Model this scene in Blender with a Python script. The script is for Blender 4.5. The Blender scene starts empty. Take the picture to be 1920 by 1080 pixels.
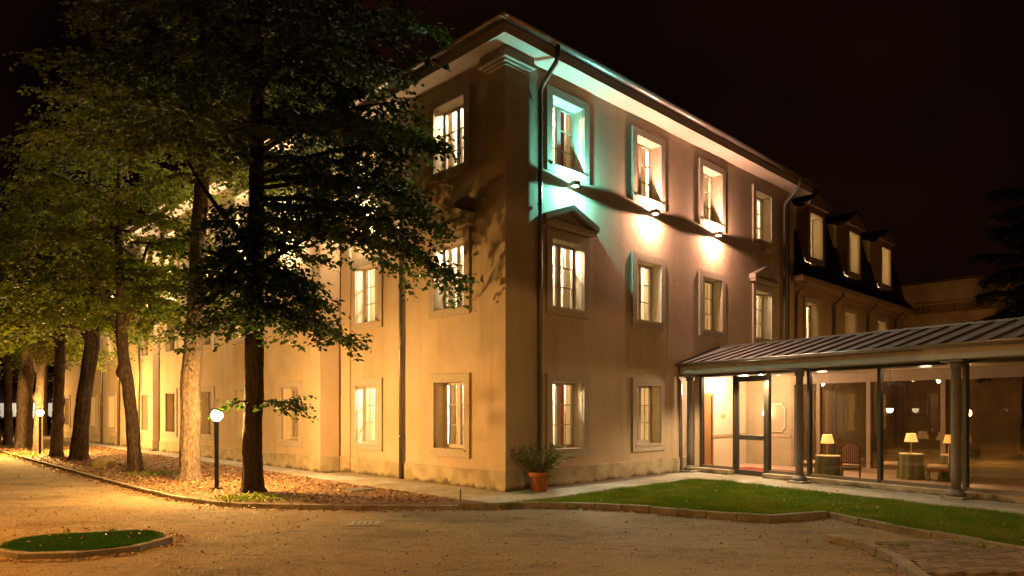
import bpy, bmesh, math, random
import numpy as np
from mathutils import Vector, Matrix

random.seed(7); rng = np.random.default_rng(7)
SC = bpy.context.scene
COL = SC.collection
R_ = math.radians

# ------------------------------------------------------------------ camera, sky, exposure
cam = bpy.data.cameras.new('camera')
cam_o = bpy.data.objects.new('camera', cam); COL.objects.link(cam_o)
cam_o.location = (0, 0, 1.75); cam_o.rotation_euler = (math.pi / 2, 0, 0)
cam.sensor_width = 36; cam.lens = 1289 / 1920 * 36; cam.shift_y = 227 / 1920
cam.clip_start = .05; cam.clip_end = 2000
SC.camera = cam_o

W = bpy.data.worlds.new('World'); SC.world = W; W.use_nodes = True
wn = W.node_tree; wn.nodes.clear()
w_out = wn.nodes.new('ShaderNodeOutputWorld'); w_bg = wn.nodes.new('ShaderNodeBackground')
w_tc = wn.nodes.new('ShaderNodeTexCoord'); w_no = wn.nodes.new('ShaderNodeTexNoise'); w_rp = wn.nodes.new('ShaderNodeValToRGB')
w_no.inputs['Scale'].default_value = 2.2; w_no.inputs['Detail'].default_value = 3
w_rp.color_ramp.elements[0].position = .38; w_rp.color_ramp.elements[0].color = (.0007, .0003, .0001, 1)
w_rp.color_ramp.elements[1].position = .66; w_rp.color_ramp.elements[1].color = (.0085, .0025, .0013, 1)
wn.links.new(w_tc.outputs['Generated'], w_no.inputs['Vector']); wn.links.new(w_no.outputs['Fac'], w_rp.inputs['Fac'])
wn.links.new(w_rp.outputs['Color'], w_bg.inputs['Color']); wn.links.new(w_bg.outputs[0], w_out.inputs['Surface'])
w_bg.inputs['Strength'].default_value = 1.0

SC.view_settings.view_transform = 'Standard'; SC.view_settings.look = 'None'
SC.view_settings.exposure = 0; SC.view_settings.gamma = 1; SC.view_settings.use_curve_mapping = False
SC.render.engine = 'CYCLES'
cy = SC.cycles
cy.use_denoising = True; cy.max_bounces = 6; cy.diffuse_bounces = 3; cy.glossy_bounces = 3
cy.transparent_max_bounces = 24; cy.transmission_bounces = 4; cy.sample_clamp_indirect = 4; cy.sample_clamp_direct = 0
cy.caustics_reflective = False; cy.caustics_refractive = False; cy.use_light_tree = True

SODIUM = (1, .54, .16); PINKW = (1, .53, .36); WARM = (1, .68, .36); TEAL = (.20, .90, .79)
P_STREET, P_TALL, P_WALL = 1550, 2150, 490
P_ROOM, ROOMC = 560, (1, .82, .55)

# ------------------------------------------------------------------ geometry of the place
O2 = np.array([-.13, 14.0]); RV = np.array([.718, .696]); RV /= np.linalg.norm(RV); LV = np.array([-RV[1], RV[0]])
HOTEL_ROT = math.atan2(RV[1], RV[0])
def UV(u, v, z=0):
    p = O2 + u * RV + v * LV; return Vector((p[0], p[1], z))
G0 = np.array([4.77, 18.34]); AV = np.array([.541, -.841]); AV /= np.linalg.norm(AV); WV = np.array([-AV[1], AV[0]])
GAL_ROT = math.atan2(AV[1], AV[0])
def AW(a, w, z=0):
    p = G0 + a * AV + w * WV; return Vector((p[0], p[1], z))

# ------------------------------------------------------------------ materials
MATS = {}
def nd(t, k): return t.nodes.new(k)
def mat(name, col, rough=.8, col2=None, nscale=4, bump=0, bscale=40, metal=0, spec=.3, detail=6, stretch=None,
        speck=None, island=0, lo=.35, hi=.65):
    if name in MATS: return MATS[name]
    m = bpy.data.materials.new(name); m.use_nodes = True; t = m.node_tree
    b = t.nodes['Principled BSDF']; b.inputs['Roughness'].default_value = rough; b.inputs['Metallic'].default_value = metal
    b.inputs['Specular IOR Level'].default_value = spec
    tc = nd(t, 'ShaderNodeTexCoord'); vec = tc.outputs['Object']
    if stretch:
        mp = nd(t, 'ShaderNodeMapping'); mp.inputs['Scale'].default_value = stretch
        t.links.new(vec, mp.inputs['Vector']); vec = mp.outputs['Vector']
    c_out = None
    if col2 is None: col2 = tuple(c * .82 for c in col)
    no = nd(t, 'ShaderNodeTexNoise'); no.inputs['Scale'].default_value = nscale; no.inputs['Detail'].default_value = detail
    no.inputs['Roughness'].default_value = .62
    t.links.new(vec, no.inputs['Vector'])
    rp = nd(t, 'ShaderNodeValToRGB'); rp.color_ramp.elements[0].position = lo; rp.color_ramp.elements[1].position = hi
    rp.color_ramp.elements[0].color = (*col, 1); rp.color_ramp.elements[1].color = (*col2, 1)
    t.links.new(no.outputs['Fac'], rp.inputs['Fac']); c_out = rp.outputs['Color']
    if speck:
        sc_, amt, scol = speck
        n2 = nd(t, 'ShaderNodeTexNoise'); n2.inputs['Scale'].default_value = sc_; n2.inputs['Detail'].default_value = 2
        t.links.new(vec, n2.inputs['Vector'])
        r2 = nd(t, 'ShaderNodeValToRGB'); r2.color_ramp.elements[0].position = .45; r2.color_ramp.elements[1].position = .62
        r2.color_ramp.elements[0].color = (0, 0, 0, 1); r2.color_ramp.elements[1].color = (amt, amt, amt, 1)
        t.links.new(n2.outputs['Fac'], r2.inputs['Fac'])
        mx = nd(t, 'ShaderNodeMix'); mx.data_type = 'RGBA'
        t.links.new(r2.outputs['Color'], mx.inputs['Factor']); t.links.new(c_out, mx.inputs['A']); mx.inputs['B'].default_value = (*scol, 1)
        c_out = mx.outputs['Result']
    if island:
        ge = nd(t, 'ShaderNodeNewGeometry'); hs = nd(t, 'ShaderNodeHueSaturation')
        mr = nd(t, 'ShaderNodeMapRange'); mr.inputs['To Min'].default_value = 1 - island; mr.inputs['To Max'].default_value = 1 + island
        t.links.new(ge.outputs['Random Per Island'], mr.inputs['Value']); t.links.new(mr.outputs[0], hs.inputs['Value'])
        t.links.new(c_out, hs.inputs['Color']); c_out = hs.outputs['Color']
    t.links.new(c_out, b.inputs['Base Color'])
    if bump:
        nb = nd(t, 'ShaderNodeTexNoise'); nb.inputs['Scale'].default_value = bscale; nb.inputs['Detail'].default_value = 5
        t.links.new(vec, nb.inputs['Vector'])
        bp = nd(t, 'ShaderNodeBump'); bp.inputs['Strength'].default_value = bump; bp.inputs['Distance'].default_value = .02
        t.links.new(nb.outputs['Fac'], bp.inputs['Height']); t.links.new(bp.outputs[0], b.inputs['Normal'])
    MATS[name] = m; return m

def leaf_mat(name, c1, c2, trans=.35, patch=None):
    if name in MATS: return MATS[name]
    m = bpy.data.materials.new(name); m.use_nodes = True; t = m.node_tree
    b = t.nodes['Principled BSDF']; b.inputs['Roughness'].default_value = .55; b.inputs['Specular IOR Level'].default_value = .3
    ge = nd(t, 'ShaderNodeNewGeometry'); rp = nd(t, 'ShaderNodeValToRGB')
    rp.color_ramp.elements[0].color = (*c1, 1); rp.color_ramp.elements[1].color = (*c2, 1)
    t.links.new(ge.outputs['Random Per Island'], rp.inputs['Fac']); cs = rp.outputs[0]
    if patch:
        tc = nd(t, 'ShaderNodeTexCoord'); no = nd(t, 'ShaderNodeTexNoise'); no.inputs['Scale'].default_value = patch[1]; no.inputs['Detail'].default_value = 5
        r2 = nd(t, 'ShaderNodeValToRGB'); r2.color_ramp.elements[0].position = .42; r2.color_ramp.elements[1].position = .68; r2.color_ramp.elements[0].color = (0, 0, 0, 1); r2.color_ramp.elements[1].color = (.85, .85, .85, 1)
        mx0 = nd(t, 'ShaderNodeMix'); mx0.data_type = 'RGBA'; mx0.inputs['B'].default_value = (*patch[0], 1)
        t.links.new(tc.outputs['Object'], no.inputs['Vector']); t.links.new(no.outputs['Fac'], r2.inputs['Fac']); t.links.new(r2.outputs[0], mx0.inputs['Factor']); t.links.new(cs, mx0.inputs['A']); cs = mx0.outputs['Result']
    t.links.new(cs, b.inputs['Base Color'])
    tr = nd(t, 'ShaderNodeBsdfTranslucent'); mx = nd(t, 'ShaderNodeMixShader'); mx.inputs[0].default_value = trans
    br = nd(t, 'ShaderNodeHueSaturation'); br.inputs['Value'].default_value = 1.5; br.inputs['Saturation'].default_value = 1.1
    t.links.new(cs, br.inputs['Color']); t.links.new(br.outputs[0], tr.inputs['Color'])
    t.links.new(b.outputs[0], mx.inputs[1]); t.links.new(tr.outputs[0], mx.inputs[2])
    t.links.new(mx.outputs[0], t.nodes['Material Output'].inputs['Surface'])
    MATS[name] = m; return m

def glass_mat(name='glass', refl=.07, tint=(1, 1, 1)):
    if name in MATS: return MATS[name]
    m = bpy.data.materials.new(name); m.use_nodes = True; t = m.node_tree; t.nodes.remove(t.nodes['Principled BSDF'])
    tp = nd(t, 'ShaderNodeBsdfTransparent'); tp.inputs[0].default_value = (*tint, 1)
    gl = nd(t, 'ShaderNodeBsdfGlossy'); gl.inputs['Roughness'].default_value = .01
    fr = nd(t, 'ShaderNodeLayerWeight'); fr.inputs['Blend'].default_value = .12
    no = nd(t, 'ShaderNodeMath'); no.operation = 'MULTIPLY_ADD'; no.inputs[1].default_value = .5; no.inputs[2].default_value = refl * .5
    t.links.new(fr.outputs['Fresnel'], no.inputs[0])
    mx = nd(t, 'ShaderNodeMixShader'); t.links.new(no.outputs[0], mx.inputs[0])
    t.links.new(tp.outputs[0], mx.inputs[1]); t.links.new(gl.outputs[0], mx.inputs[2])
    t.links.new(mx.outputs[0], t.nodes['Material Output'].inputs['Surface'])
    MATS[name] = m; return m

def emit_mat(name, col, s):
    if name in MATS: return MATS[name]
    m = bpy.data.materials.new(name); m.use_nodes = True; t = m.node_tree
    b = t.nodes['Principled BSDF']; b.inputs['Base Color'].default_value = (*[min(1, c) * .7 for c in col], 1)
    b.inputs['Emission Color'].default_value = (*col, 1); b.inputs['Emission Strength'].default_value = s
    MATS[name] = m; return m

def cloth_mat(name, c, trans=.4, stripes=None):
    if name in MATS: return MATS[name]
    m = bpy.data.materials.new(name); m.use_nodes = True; t = m.node_tree
    b = t.nodes['Principled BSDF']; b.inputs['Roughness'].default_value = .9; b.inputs['Specular IOR Level'].default_value = .1
    if stripes:
        tc = nd(t, 'ShaderNodeTexCoord'); wv = nd(t, 'ShaderNodeTexWave'); wv.bands_direction = 'X'; wv.inputs['Scale'].default_value = stripes[1]
        rp = nd(t, 'ShaderNodeValToRGB'); rp.color_ramp.elements[0].color = (*c, 1); rp.color_ramp.elements[1].color = (*stripes[0], 1)
        rp.color_ramp.elements[0].position = .4; rp.color_ramp.elements[1].position = .55
        t.links.new(tc.outputs['Object'], wv.inputs['Vector']); t.links.new(wv.outputs['Fac'], rp.inputs['Fac']); t.links.new(rp.outputs[0], b.inputs['Base Color'])
    else: b.inputs['Base Color'].default_value = (*c, 1)
    if trans:
        tr = nd(t, 'ShaderNodeBsdfTranslucent'); tr.inputs[0].default_value = (*c, 1); mx = nd(t, 'ShaderNodeMixShader'); mx.inputs[0].default_value = trans
        t.links.new(b.outputs[0], mx.inputs[1]); t.links.new(tr.outputs[0], mx.inputs[2]); t.links.new(mx.outputs[0], t.nodes['Material Output'].inputs['Surface'])
    MATS[name] = m; return m

STUCCO = mat('stucco', (.56, .44, .31), .92, (.47, .36, .245), .9, .32, 9, speck=(.35, .35, (.43, .325, .215)))
STONE = mat('stone_surround', (.47, .40, .31), .85, (.40, .33, .25), 14, .3, 70)
PLINTH = mat('plinth_render', (.50, .42, .28), .9, (.36, .29, .18), 1.2, .3, 30, speck=(3, .5, (.24, .19, .11)))
def overlay(m, stretch, scale, p0, p1, amt, col, zcut=None):
    t = m.node_tree; b = t.nodes['Principled BSDF']; src = b.inputs['Base Color'].links[0].from_socket; tc = [n for n in t.nodes if n.type == 'TEX_COORD'][0]
    mp = nd(t, 'ShaderNodeMapping'); mp.inputs['Scale'].default_value = stretch; t.links.new(tc.outputs['Object'], mp.inputs['Vector'])
    n = nd(t, 'ShaderNodeTexNoise'); n.inputs['Scale'].default_value = scale; n.inputs['Detail'].default_value = 7; n.inputs['Roughness'].default_value = .65; t.links.new(mp.outputs[0], n.inputs['Vector'])
    f = n.outputs['Fac']
    if zcut:
        sp = nd(t, 'ShaderNodeSeparateXYZ'); t.links.new(tc.outputs['Object'], sp.inputs[0]); mr = nd(t, 'ShaderNodeMapRange'); mr.inputs['From Min'].default_value = zcut[0]; mr.inputs['From Max'].default_value = zcut[1]; mr.inputs['To Min'].default_value = .3; mr.inputs['To Max'].default_value = -.3
        t.links.new(sp.outputs['Z'], mr.inputs['Value']); ad = nd(t, 'ShaderNodeMath'); ad.operation = 'ADD'; t.links.new(f, ad.inputs[0]); t.links.new(mr.outputs[0], ad.inputs[1]); f = ad.outputs[0]
    r = nd(t, 'ShaderNodeValToRGB'); r.color_ramp.elements[0].position = p0; r.color_ramp.elements[1].position = p1; r.color_ramp.elements[0].color = (0, 0, 0, 1); r.color_ramp.elements[1].color = (amt, amt, amt, 1)
    t.links.new(f, r.inputs['Fac']); mx = nd(t, 'ShaderNodeMix'); mx.data_type = 'RGBA'; t.links.new(r.outputs['Color'], mx.inputs['Factor']); t.links.new(src, mx.inputs['A']); mx.inputs['B'].default_value = (*col, 1); t.links.new(mx.outputs['Result'], b.inputs['Base Color'])
overlay(STUCCO, (1, 1, .10), 2.2, .52, .72, .55, (.36, .26, .16))
overlay(STUCCO, (1, 1, .8), 7, .58, .70, .30, (.40, .29, .18))
overlay(PLINTH, (1, 1, .5), 2.6, .50, .68, .85, (.07, .05, .025), (.02, .30))
SOFFIT = mat('soffit_paint', (.56, .46, .37), .8, (.52, .42, .33), 3)
GUTTER = mat('gutter_metal', (.42, .36, .32), .35, None, 6, metal=.7, spec=.5)
PIPE = mat('pipe_metal', (.20, .17, .13), .4, None, 6, metal=.6, spec=.5)
ROOFTILE = mat('roof_tile', (.12, .07, .05), .9, None, 5, .5, 20)
FRAMEW = mat('window_frame_paint', (.55, .47, .38), .5, None, 8)
REVEAL = mat('reveal_plaster', (.66, .56, .40), .9, (.60, .50, .35), 4, .2, 30)
ROOM = mat('room_plaster', (.82, .74, .58), .9, (.78, .68, .50), 2)
GLASS = glass_mat()
GLASSG = glass_mat('gallery_glass', .15, (.86, .84, .78))
CEILL = emit_mat('ceiling_lamp_glow', (1, .84, .58), 8)
DARKF = mat('bronze_frame', (.085, .07, .055), .45, None, 8, metal=.4, spec=.5)
SHUT = mat('closed_shutter', (.36, .28, .18), .8, (.30, .23, .14), 3)
CONC = mat('concrete_paving', (.46, .42, .34), .9, (.30, .26, .18), 1.1, .3, 45, speck=(9, .35, (.22, .19, .12)))
KERB = mat('kerb_concrete', (.34, .30, .22), .92, (.21, .18, .12), 3, .4, 40, speck=(30, .3, (.13, .11, .07)))
def asphalt():
    m = mat('worn_asphalt', (.33, .24, .115), .93, (.225, .16, .075), .55, .8, 75, speck=(60, .7, (.45, .34, .185)), detail=10)
    t = m.node_tree; b = t.nodes['Principled BSDF']; src = b.inputs['Base Color'].links[0].from_socket
    tc = [n for n in t.nodes if n.type == 'TEX_COORD'][0]
    for sc_, st, p0, p1, amt, col in ((.55, (1, 1.6, 1), .50, .62, .72, (.14, .105, .048)), (2.2, (1, 2.4, 1), .56, .66, .75, (.10, .075, .036)), (45, (1, 1, 1), .60, .68, .75, (.085, .065, .035))):
        mp = nd(t, 'ShaderNodeMapping'); mp.inputs['Scale'].default_value = st; mp.inputs['Location'].default_value = (3.1, 7.7, 0); mp.inputs['Rotation'].default_value = (0, 0, .25)
        t.links.new(tc.outputs['Object'], mp.inputs['Vector'])
        n = nd(t, 'ShaderNodeTexNoise'); n.inputs['Scale'].default_value = sc_; n.inputs['Detail'].default_value = 8; n.inputs['Roughness'].default_value = .7; t.links.new(mp.outputs[0], n.inputs['Vector'])
        r = nd(t, 'ShaderNodeValToRGB'); r.color_ramp.elements[0].position = p0; r.color_ramp.elements[1].position = p1; r.color_ramp.elements[0].color = (0, 0, 0, 1); r.color_ramp.elements[1].color = (amt,) * 3 + (1,)
        t.links.new(n.outputs['Fac'], r.inputs['Fac']); mx = nd(t, 'ShaderNodeMix'); mx.data_type = 'RGBA'
        t.links.new(r.outputs['Color'], mx.inputs['Factor']); t.links.new(src, mx.inputs['A']); mx.inputs['B'].default_value = (*col, 1); src = mx.outputs['Result']
    t.links.new(src, b.inputs['Base Color']); return m
ASPH = asphalt()
GRAVEL = mat('wall_foot_gravel', (.20, .17, .13), .95, (.12, .10, .07), 12, .6, 60)
SOIL = mat('leafy_soil', (.20, .115, .05), .95, (.11, .065, .03), 2.5, .7, 25, speck=(22, .5, (.30, .19, .09)))
TURF = mat('turf_soil', (.07, .09, .015), .95, (.035, .05, .012), 6, .5, 60)
BARKP = mat('lit_bark', (.20, .15, .105), .95, (.09, .065, .045), 15, .9, 42, stretch=(1, 1, .5), speck=(26, .6, (.06, .043, .028)))  # lamp light on one trunk is put into this paler bark
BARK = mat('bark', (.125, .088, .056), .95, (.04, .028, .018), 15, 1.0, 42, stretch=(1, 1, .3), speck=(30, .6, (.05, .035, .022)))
BARKD = mat('dark_bark', (.040, .027, .018), .95, (.014, .010, .007), 15, 1.0, 42, stretch=(1, 1, .3), speck=(24, .3, (.07, .052, .034)))  # unlit look of the near trunk is put into this darker bark
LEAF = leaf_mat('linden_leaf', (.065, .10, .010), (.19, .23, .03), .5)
LEAF1 = leaf_mat('shaded_linden_leaf', (.020, .042, .008), (.055, .095, .018), .4)  # same linden leaf, the near crown's shade put into a darker colour
LEAFD = leaf_mat('dark_leaf', (.018, .026, .010), (.035, .045, .015), .2)
LITTER = leaf_mat('fallen_leaf', (.17, .065, .02), (.50, .32, .16), .1)
GRASS = leaf_mat('grass_blade', (.055, .125, .008), (.14, .23, .020), .3, ((.21, .22, .03), 1.8))
WEED = leaf_mat('weed_leaf', (.10, .17, .02), (.22, .28, .04), .3)
BLACKM = mat('black_paint', (.025, .022, .02), .45, None, 10, metal=.3)
TERRA = mat('terracotta', (.42, .15, .055), .85, (.32, .12, .05), 9, .3, 60)
ZINC = mat('zinc_sheet', (.25, .225, .21), .5, (.20, .18, .165), 2.5, .1, 10, metal=.25)
ZINCD = mat('zinc_seam', (.06, .05, .045), .5, None, 6, metal=.4)
COLM = mat('column_paint', (.20, .175, .15), .5, None, 6)
WALLP = mat('cream_interior', (.80, .68, .52), .85, (.76, .64, .48), 2)
TILEP = mat('pink_floor', (.62, .42, .32), .5, (.56, .37, .28), 5)
WOOD = mat('varnished_wood', (.30, .12, .04), .4, (.20, .075, .025), 5, stretch=(6, 6, 1))
GILT = mat('gilt', (.6, .42, .18), .35, None, 10, metal=.8)
MIRROR = mat('mirror_silver', (.75, .72, .68), .08, None, 3, metal=1)
CURT = cloth_mat('sheer_curtain', (.88, .78, .60), .6)
CURTR = cloth_mat('red_curtain', (.42, .07, .03), .3)
STRIPE = cloth_mat('striped_upholstery', (.42, .18, .11), 0, ((.74, .58, .42), 7))
LINEN = cloth_mat('green_tablecloth', (.15, .14, .07), 0)
SHADE = emit_mat('lamp_shade_glow', (1, .50, .14), 1.9)
SHADER = emit_mat('red_shade_glow', (1, .20, .04), 1.3)
BULB = emit_mat('added_lamp_glow', (1, .66, .26), 42)
def globe_mat():
    m = bpy.data.materials.new('luminous_globe'); m.use_nodes = True; t = m.node_tree; t.nodes.remove(t.nodes['Principled BSDF'])
    tp = nd(t, 'ShaderNodeBsdfTransparent'); em = nd(t, 'ShaderNodeEmission'); em.inputs[0].default_value = (1, .62, .22, 1); em.inputs[1].default_value = 40; ad = nd(t, 'ShaderNodeAddShader')
    t.links.new(tp.outputs[0], ad.inputs[0]); t.links.new(em.outputs[0], ad.inputs[1]); t.links.new(ad.outputs[0], t.nodes['Material Output'].inputs['Surface']); return m
GLOBE = globe_mat()
LENS = emit_mat('lens_glow', (1, .75, .5), 60); LENST = emit_mat('teal_lens_glow', (.6, 1, .85), 60)
BRICKM = [mat(f'paver_{i}', c, .92, tuple(x * .7 for x in c), 7, .4, 50) for i, c in enumerate([(.23, .175, .115), (.27, .21, .14), (.19, .145, .10)])]
DARKWALL = mat('far_wall_render', (.52, .36, .20), .95, (.42, .28, .15), .8, .3, 12, speck=(1.5, .4, (.24, .14, .07)))
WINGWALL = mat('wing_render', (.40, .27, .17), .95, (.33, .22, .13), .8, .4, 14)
MANS = mat('mansard_metal', (.045, .035, .03), .6, None, 4, metal=.2)
WHITE = mat('white_render', (.8, .76, .68), .9)
CAST = mat('cast_iron', (.16, .15, .13), .7, (.11, .1, .085), 20, .4, 60, metal=.3)

# ------------------------------------------------------------------ mesh helpers
class MB:
    def __init__(s): s.v = []; s.f = []
    def quad(s, a, b, c, d):
        n = len(s.v); s.v += [tuple(a), tuple(b), tuple(c), tuple(d)]; s.f.append((n, n + 1, n + 2, n + 3)); return s
    def box(s, x0, x1, y0, y1, z0, z1):
        n = len(s.v)
        s.v += [(x0, y0, z0), (x1, y0, z0), (x1, y1, z0), (x0, y1, z0), (x0, y0, z1), (x1, y0, z1), (x1, y1, z1), (x0, y1, z1)]
        s.f += [tuple(n + i for i in q) for q in ((0, 3, 2, 1), (4, 5, 6, 7), (0, 1, 5, 4), (1, 2, 6, 5), (2, 3, 7, 6), (3, 0, 4, 7))]; return s
    def bar(s, p, q, w, h, up=(0, 0, 1)):
        p = Vector(p); q = Vector(q); d = (q - p).normalized(); up = Vector(up)
        x = d.cross(up).normalized() * w / 2; y = x.normalized().cross(d) * h / 2; n = len(s.v)
        for c in (p, q): s.v += [tuple(c - x - y), tuple(c + x - y), tuple(c + x + y), tuple(c - x + y)]
        s.f += [tuple(n + i for i in f) for f in ((0, 1, 2, 3), (7, 6, 5, 4), (0, 4, 5, 1), (1, 5, 6, 2), (2, 6, 7, 3), (3, 7, 4, 0))]; return s
    def tube(s, pts, rad, k=10, cap=True, jit=0):
        pts = [Vector(p) for p in pts]; n0 = len(s.v); N = len(pts)
        if not hasattr(rad, '__len__'): rad = [rad] * N
        ref = Vector((0, 0, 1)) if abs((pts[-1] - pts[0]).normalized().z) < .9 else Vector((1, 0, 0))
        for i, p in enumerate(pts):
            d = (pts[min(i + 1, N - 1)] - pts[max(i - 1, 0)]).normalized()
            x = d.cross(ref).normalized(); y = d.cross(x)
            for j in range(k):
                a = 2 * math.pi * j / k; r = rad[i] * (1 + (random.uniform(-jit, jit) if jit else 0))
                s.v.append(tuple(p + x * math.cos(a) * r + y * math.sin(a) * r))
        for i in range(N - 1):
            for j in range(k):
                a = n0 + i * k + j; b = n0 + i * k + (j + 1) % k; s.f.append((a, b, b + k, a + k))
        if cap: s.f.append(tuple(n0 + j for j in range(k))); s.f.append(tuple(n0 + (N - 1) * k + j for j in reversed(range(k))))
        return s
    def lathe(s, prof, k=20, c=(0, 0, 0)):
        n0 = len(s.v)
        for r, z in prof:
            for j in range(k):
                a = 2 * math.pi * j / k; s.v.append((c[0] + r * math.cos(a), c[1] + r * math.sin(a), c[2] + z))
        for i in range(len(prof) - 1):
            for j in range(k):
                a = n0 + i * k + j; b = n0 + i * k + (j + 1) % k; s.f.append((a, b, b + k, a + k))
        s.f.append(tuple(n0 + j for j in reversed(range(k)))); s.f.append(tuple(n0 + (len(prof) - 1) * k + j for j in range(k))); return s
    def prism(s, poly, z0, z1):
        n = len(s.v); k = len(poly)
        s.v += [(p[0], p[1], z0) for p in poly] + [(p[0], p[1], z1) for p in poly]
        s.f.append(tuple(n + i for i in reversed(range(k)))); s.f.append(tuple(n + k + i for i in range(k)))
        s.f += [(n + i, n + (i + 1) % k, n + k + (i + 1) % k, n + k + i) for i in range(k)]; return s
    def extrude(s, prof, axis, t0, t1, closed=True):
        # prof: list of (p, z); axis 'x': p is y ; axis 'y': p is x
        n = len(s.v); k = len(prof)
        for t in (t0, t1):
            for p, z in prof: s.v.append((t, p, z) if axis == 'x' else (p, t, z))
        for i in range(k if closed else k - 1): s.f.append((n + i, n + (i + 1) % k, n + k + (i + 1) % k, n + k + i))
        if closed: s.f.append(tuple(n + i for i in range(k))); s.f.append(tuple(n + k + i for i in reversed(range(k))))
        return s
    def mesh(s, name, m, smooth=False):
        me = bpy.data.meshes.new(name); me.from_pydata(s.v, [], s.f)
        bm = bmesh.new(); bm.from_mesh(me); bmesh.ops.recalc_face_normals(bm, faces=bm.faces); bm.to_mesh(me); bm.free()
        if m: me.materials.append(m)
        if smooth: me.shade_smooth() if hasattr(me, 'shade_smooth') else None
        return me
    def build(s, name, m, parent=None, loc=(0, 0, 0), rot=0, smooth=False):
        return link(name, s.mesh(name, m, smooth), parent, loc, rot)

def link(name, me, parent=None, loc=(0, 0, 0), rot=0):
    o = bpy.data.objects.new(name, me); COL.objects.link(o); o.parent = parent; o.location = loc; o.rotation_euler = (0, 0, rot); return o
def bevel(o, w=.01, seg=2):
    md = o.modifiers.new('bevel', 'BEVEL'); md.width = w; md.segments = seg; md.limit_method = 'ANGLE'; return o
def tag(o, label=None, cat=None, group=None, kind=None):
    if label: o['label'] = label
    if cat: o['category'] = cat
    if group: o['group'] = group
    if kind: o['kind'] = kind
    return o
def thing(name, label, cat, loc=(0, 0, 0), rot=0, group=None):
    o = bpy.data.objects.new(name, None); COL.objects.link(o); o.location = loc; o.rotation_euler = (0, 0, rot); o.empty_display_size = .2
    return tag(o, label, cat, group)
def lamp(name, kind, power, col, parent, loc, rot=(0, 0, 0), radius=.03, size=None, blend=.3):
    l = bpy.data.lights.new(name, kind); l.energy = power; l.color = col
    if kind != 'AREA': l.shadow_soft_size = radius
    if kind == 'SPOT': l.spot_size = size; l.spot_blend = blend
    o = bpy.data.objects.new(name, l); COL.objects.link(o); o.parent = parent; o.location = loc; o.rotation_euler = rot; return o
def np_mesh(name, V, Fq, m):
    me = bpy.data.meshes.new(name); V = np.asarray(V, np.float32); Fq = np.asarray(Fq, np.int32); k = Fq.shape[1]
    me.vertices.add(len(V)); me.vertices.foreach_set('co', V.ravel())
    me.loops.add(Fq.size); me.loops.foreach_set('vertex_index', Fq.ravel())
    me.polygons.add(len(Fq)); me.polygons.foreach_set('loop_start', np.arange(0, Fq.size, k, dtype=np.int32))
    me.polygons.foreach_set('loop_total', np.full(len(Fq), k, np.int32))
    me.materials.append(m); me.update(calc_edges=True); me.validate(); return me
def unit(a): return a / np.maximum(np.linalg.norm(a, axis=1, keepdims=True), 1e-9)
def leaves_mesh(name, P, D, N, S, m, wide=.8):
    """folded six-point leaves: P base, D direction to tip, N normal, S length"""
    n = len(P); D = unit(D); X = unit(np.cross(D, N)); N2 = np.cross(X, D); S = S[:, None]
    up = N2 * S * .16
    V = np.stack([P, P + D * S * .28 - X * S * .5 * wide + up, P + D * S * .66 - X * S * .36 * wide + up * .7,
                  P + D * S, P + D * S * .66 + X * S * .36 * wide + up * .7, P + D * S * .28 + X * S * .5 * wide + up], 1).reshape(-1, 3)
    b = (np.arange(n) * 6)[:, None]
    F = np.concatenate([b + np.array([[0, 1, 2, 3]]), b + np.array([[0, 3, 4, 5]])], 1).reshape(-1, 4)
    return np_mesh(name, V, F, m)

def in_poly(P, poly):
    x, y = P[:, 0], P[:, 1]; ins = np.zeros(len(P), bool); k = len(poly)
    for i in range(k):
        x0, y0 = poly[i][:2]; x1, y1 = poly[(i + 1) % k][:2]
        c = ((y0 > y) != (y1 > y)) & (x < (x1 - x0) * (y - y0) / (y1 - y0 + 1e-12) + x0); ins ^= c
    return ins
def scatter(poly, n):
    a = np.array([p[:2] for p in poly]); lo, hi = a.min(0), a.max(0); P = rng.uniform(lo, hi, (n, 2)); return P[in_poly(P, a)]

# ------------------------------------------------------------------ ground, paving, kerbs
def sheet(name, poly, z, m, label=None):
    b = MB(); b.v = [(p[0], p[1], z) for p in poly]; b.f = [tuple(range(len(poly)))]
    o = b.build(name, m); o['kind'] = 'structure'
    if label: o['label'] = label
    return o
F_, HY_, CX_, H_ = 1289., 767., 960., 1.75
def GP(x, y, z=0):                                   # surveyed ground point
    d = (H_ - z) * F_ / (y - HY_); return ((x - CX_) / F_ * d, d)
sheet('ground', [(-160, -60), (160, -60), (160, 220), (-160, 220)], 0, ASPH, 'worn tan asphalt of the drive and forecourt')

kerb_bed = [tuple(UV(-5.2, v)[:2]) for v in (46, 38, 30, 24, 18, 12, 8, 6.1)] + [GP(330, 938), GP(420, 950), GP(480, 953), GP(600, 955), GP(730, 956), GP(860, 956)]
kerb_lawn = [GP(860, 956), GP(930, 955), GP(1000, 953), GP(1100, 955), GP(1200, 961), GP(1300, 970), GP(1400, 978), GP(1442, 981)]
kerb_step = [GP(1442, 981), GP(1553, 972)]
kerb_right = [GP(1553, 972), GP(1700, 1003), GP(1850, 1030), GP(1920, 1043), tuple(np.array(GP(1920, 1043)) + np.array([.9, -2.4]))]
bed = [tuple(UV(-1.4, 46)[:2]), tuple(UV(-1.4, -.42)[:2])] + [GP(860, 956)] + list(reversed(kerb_bed))[1:]
sheet('planting_bed', bed, .055, SOIL, 'leaf strewn earth bed under the trees')
PAVE_Z = .075
side = [UV(-1.4, 46), UV(-1.4, -.55), UV(-1.05, -1.35), UV(5.35, -1.35), UV(5.9, -.42), UV(0, -.42), UV(0, 0), UV(0, 6.4), UV(-.6, 6.4), UV(-.6, 46)]
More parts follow.
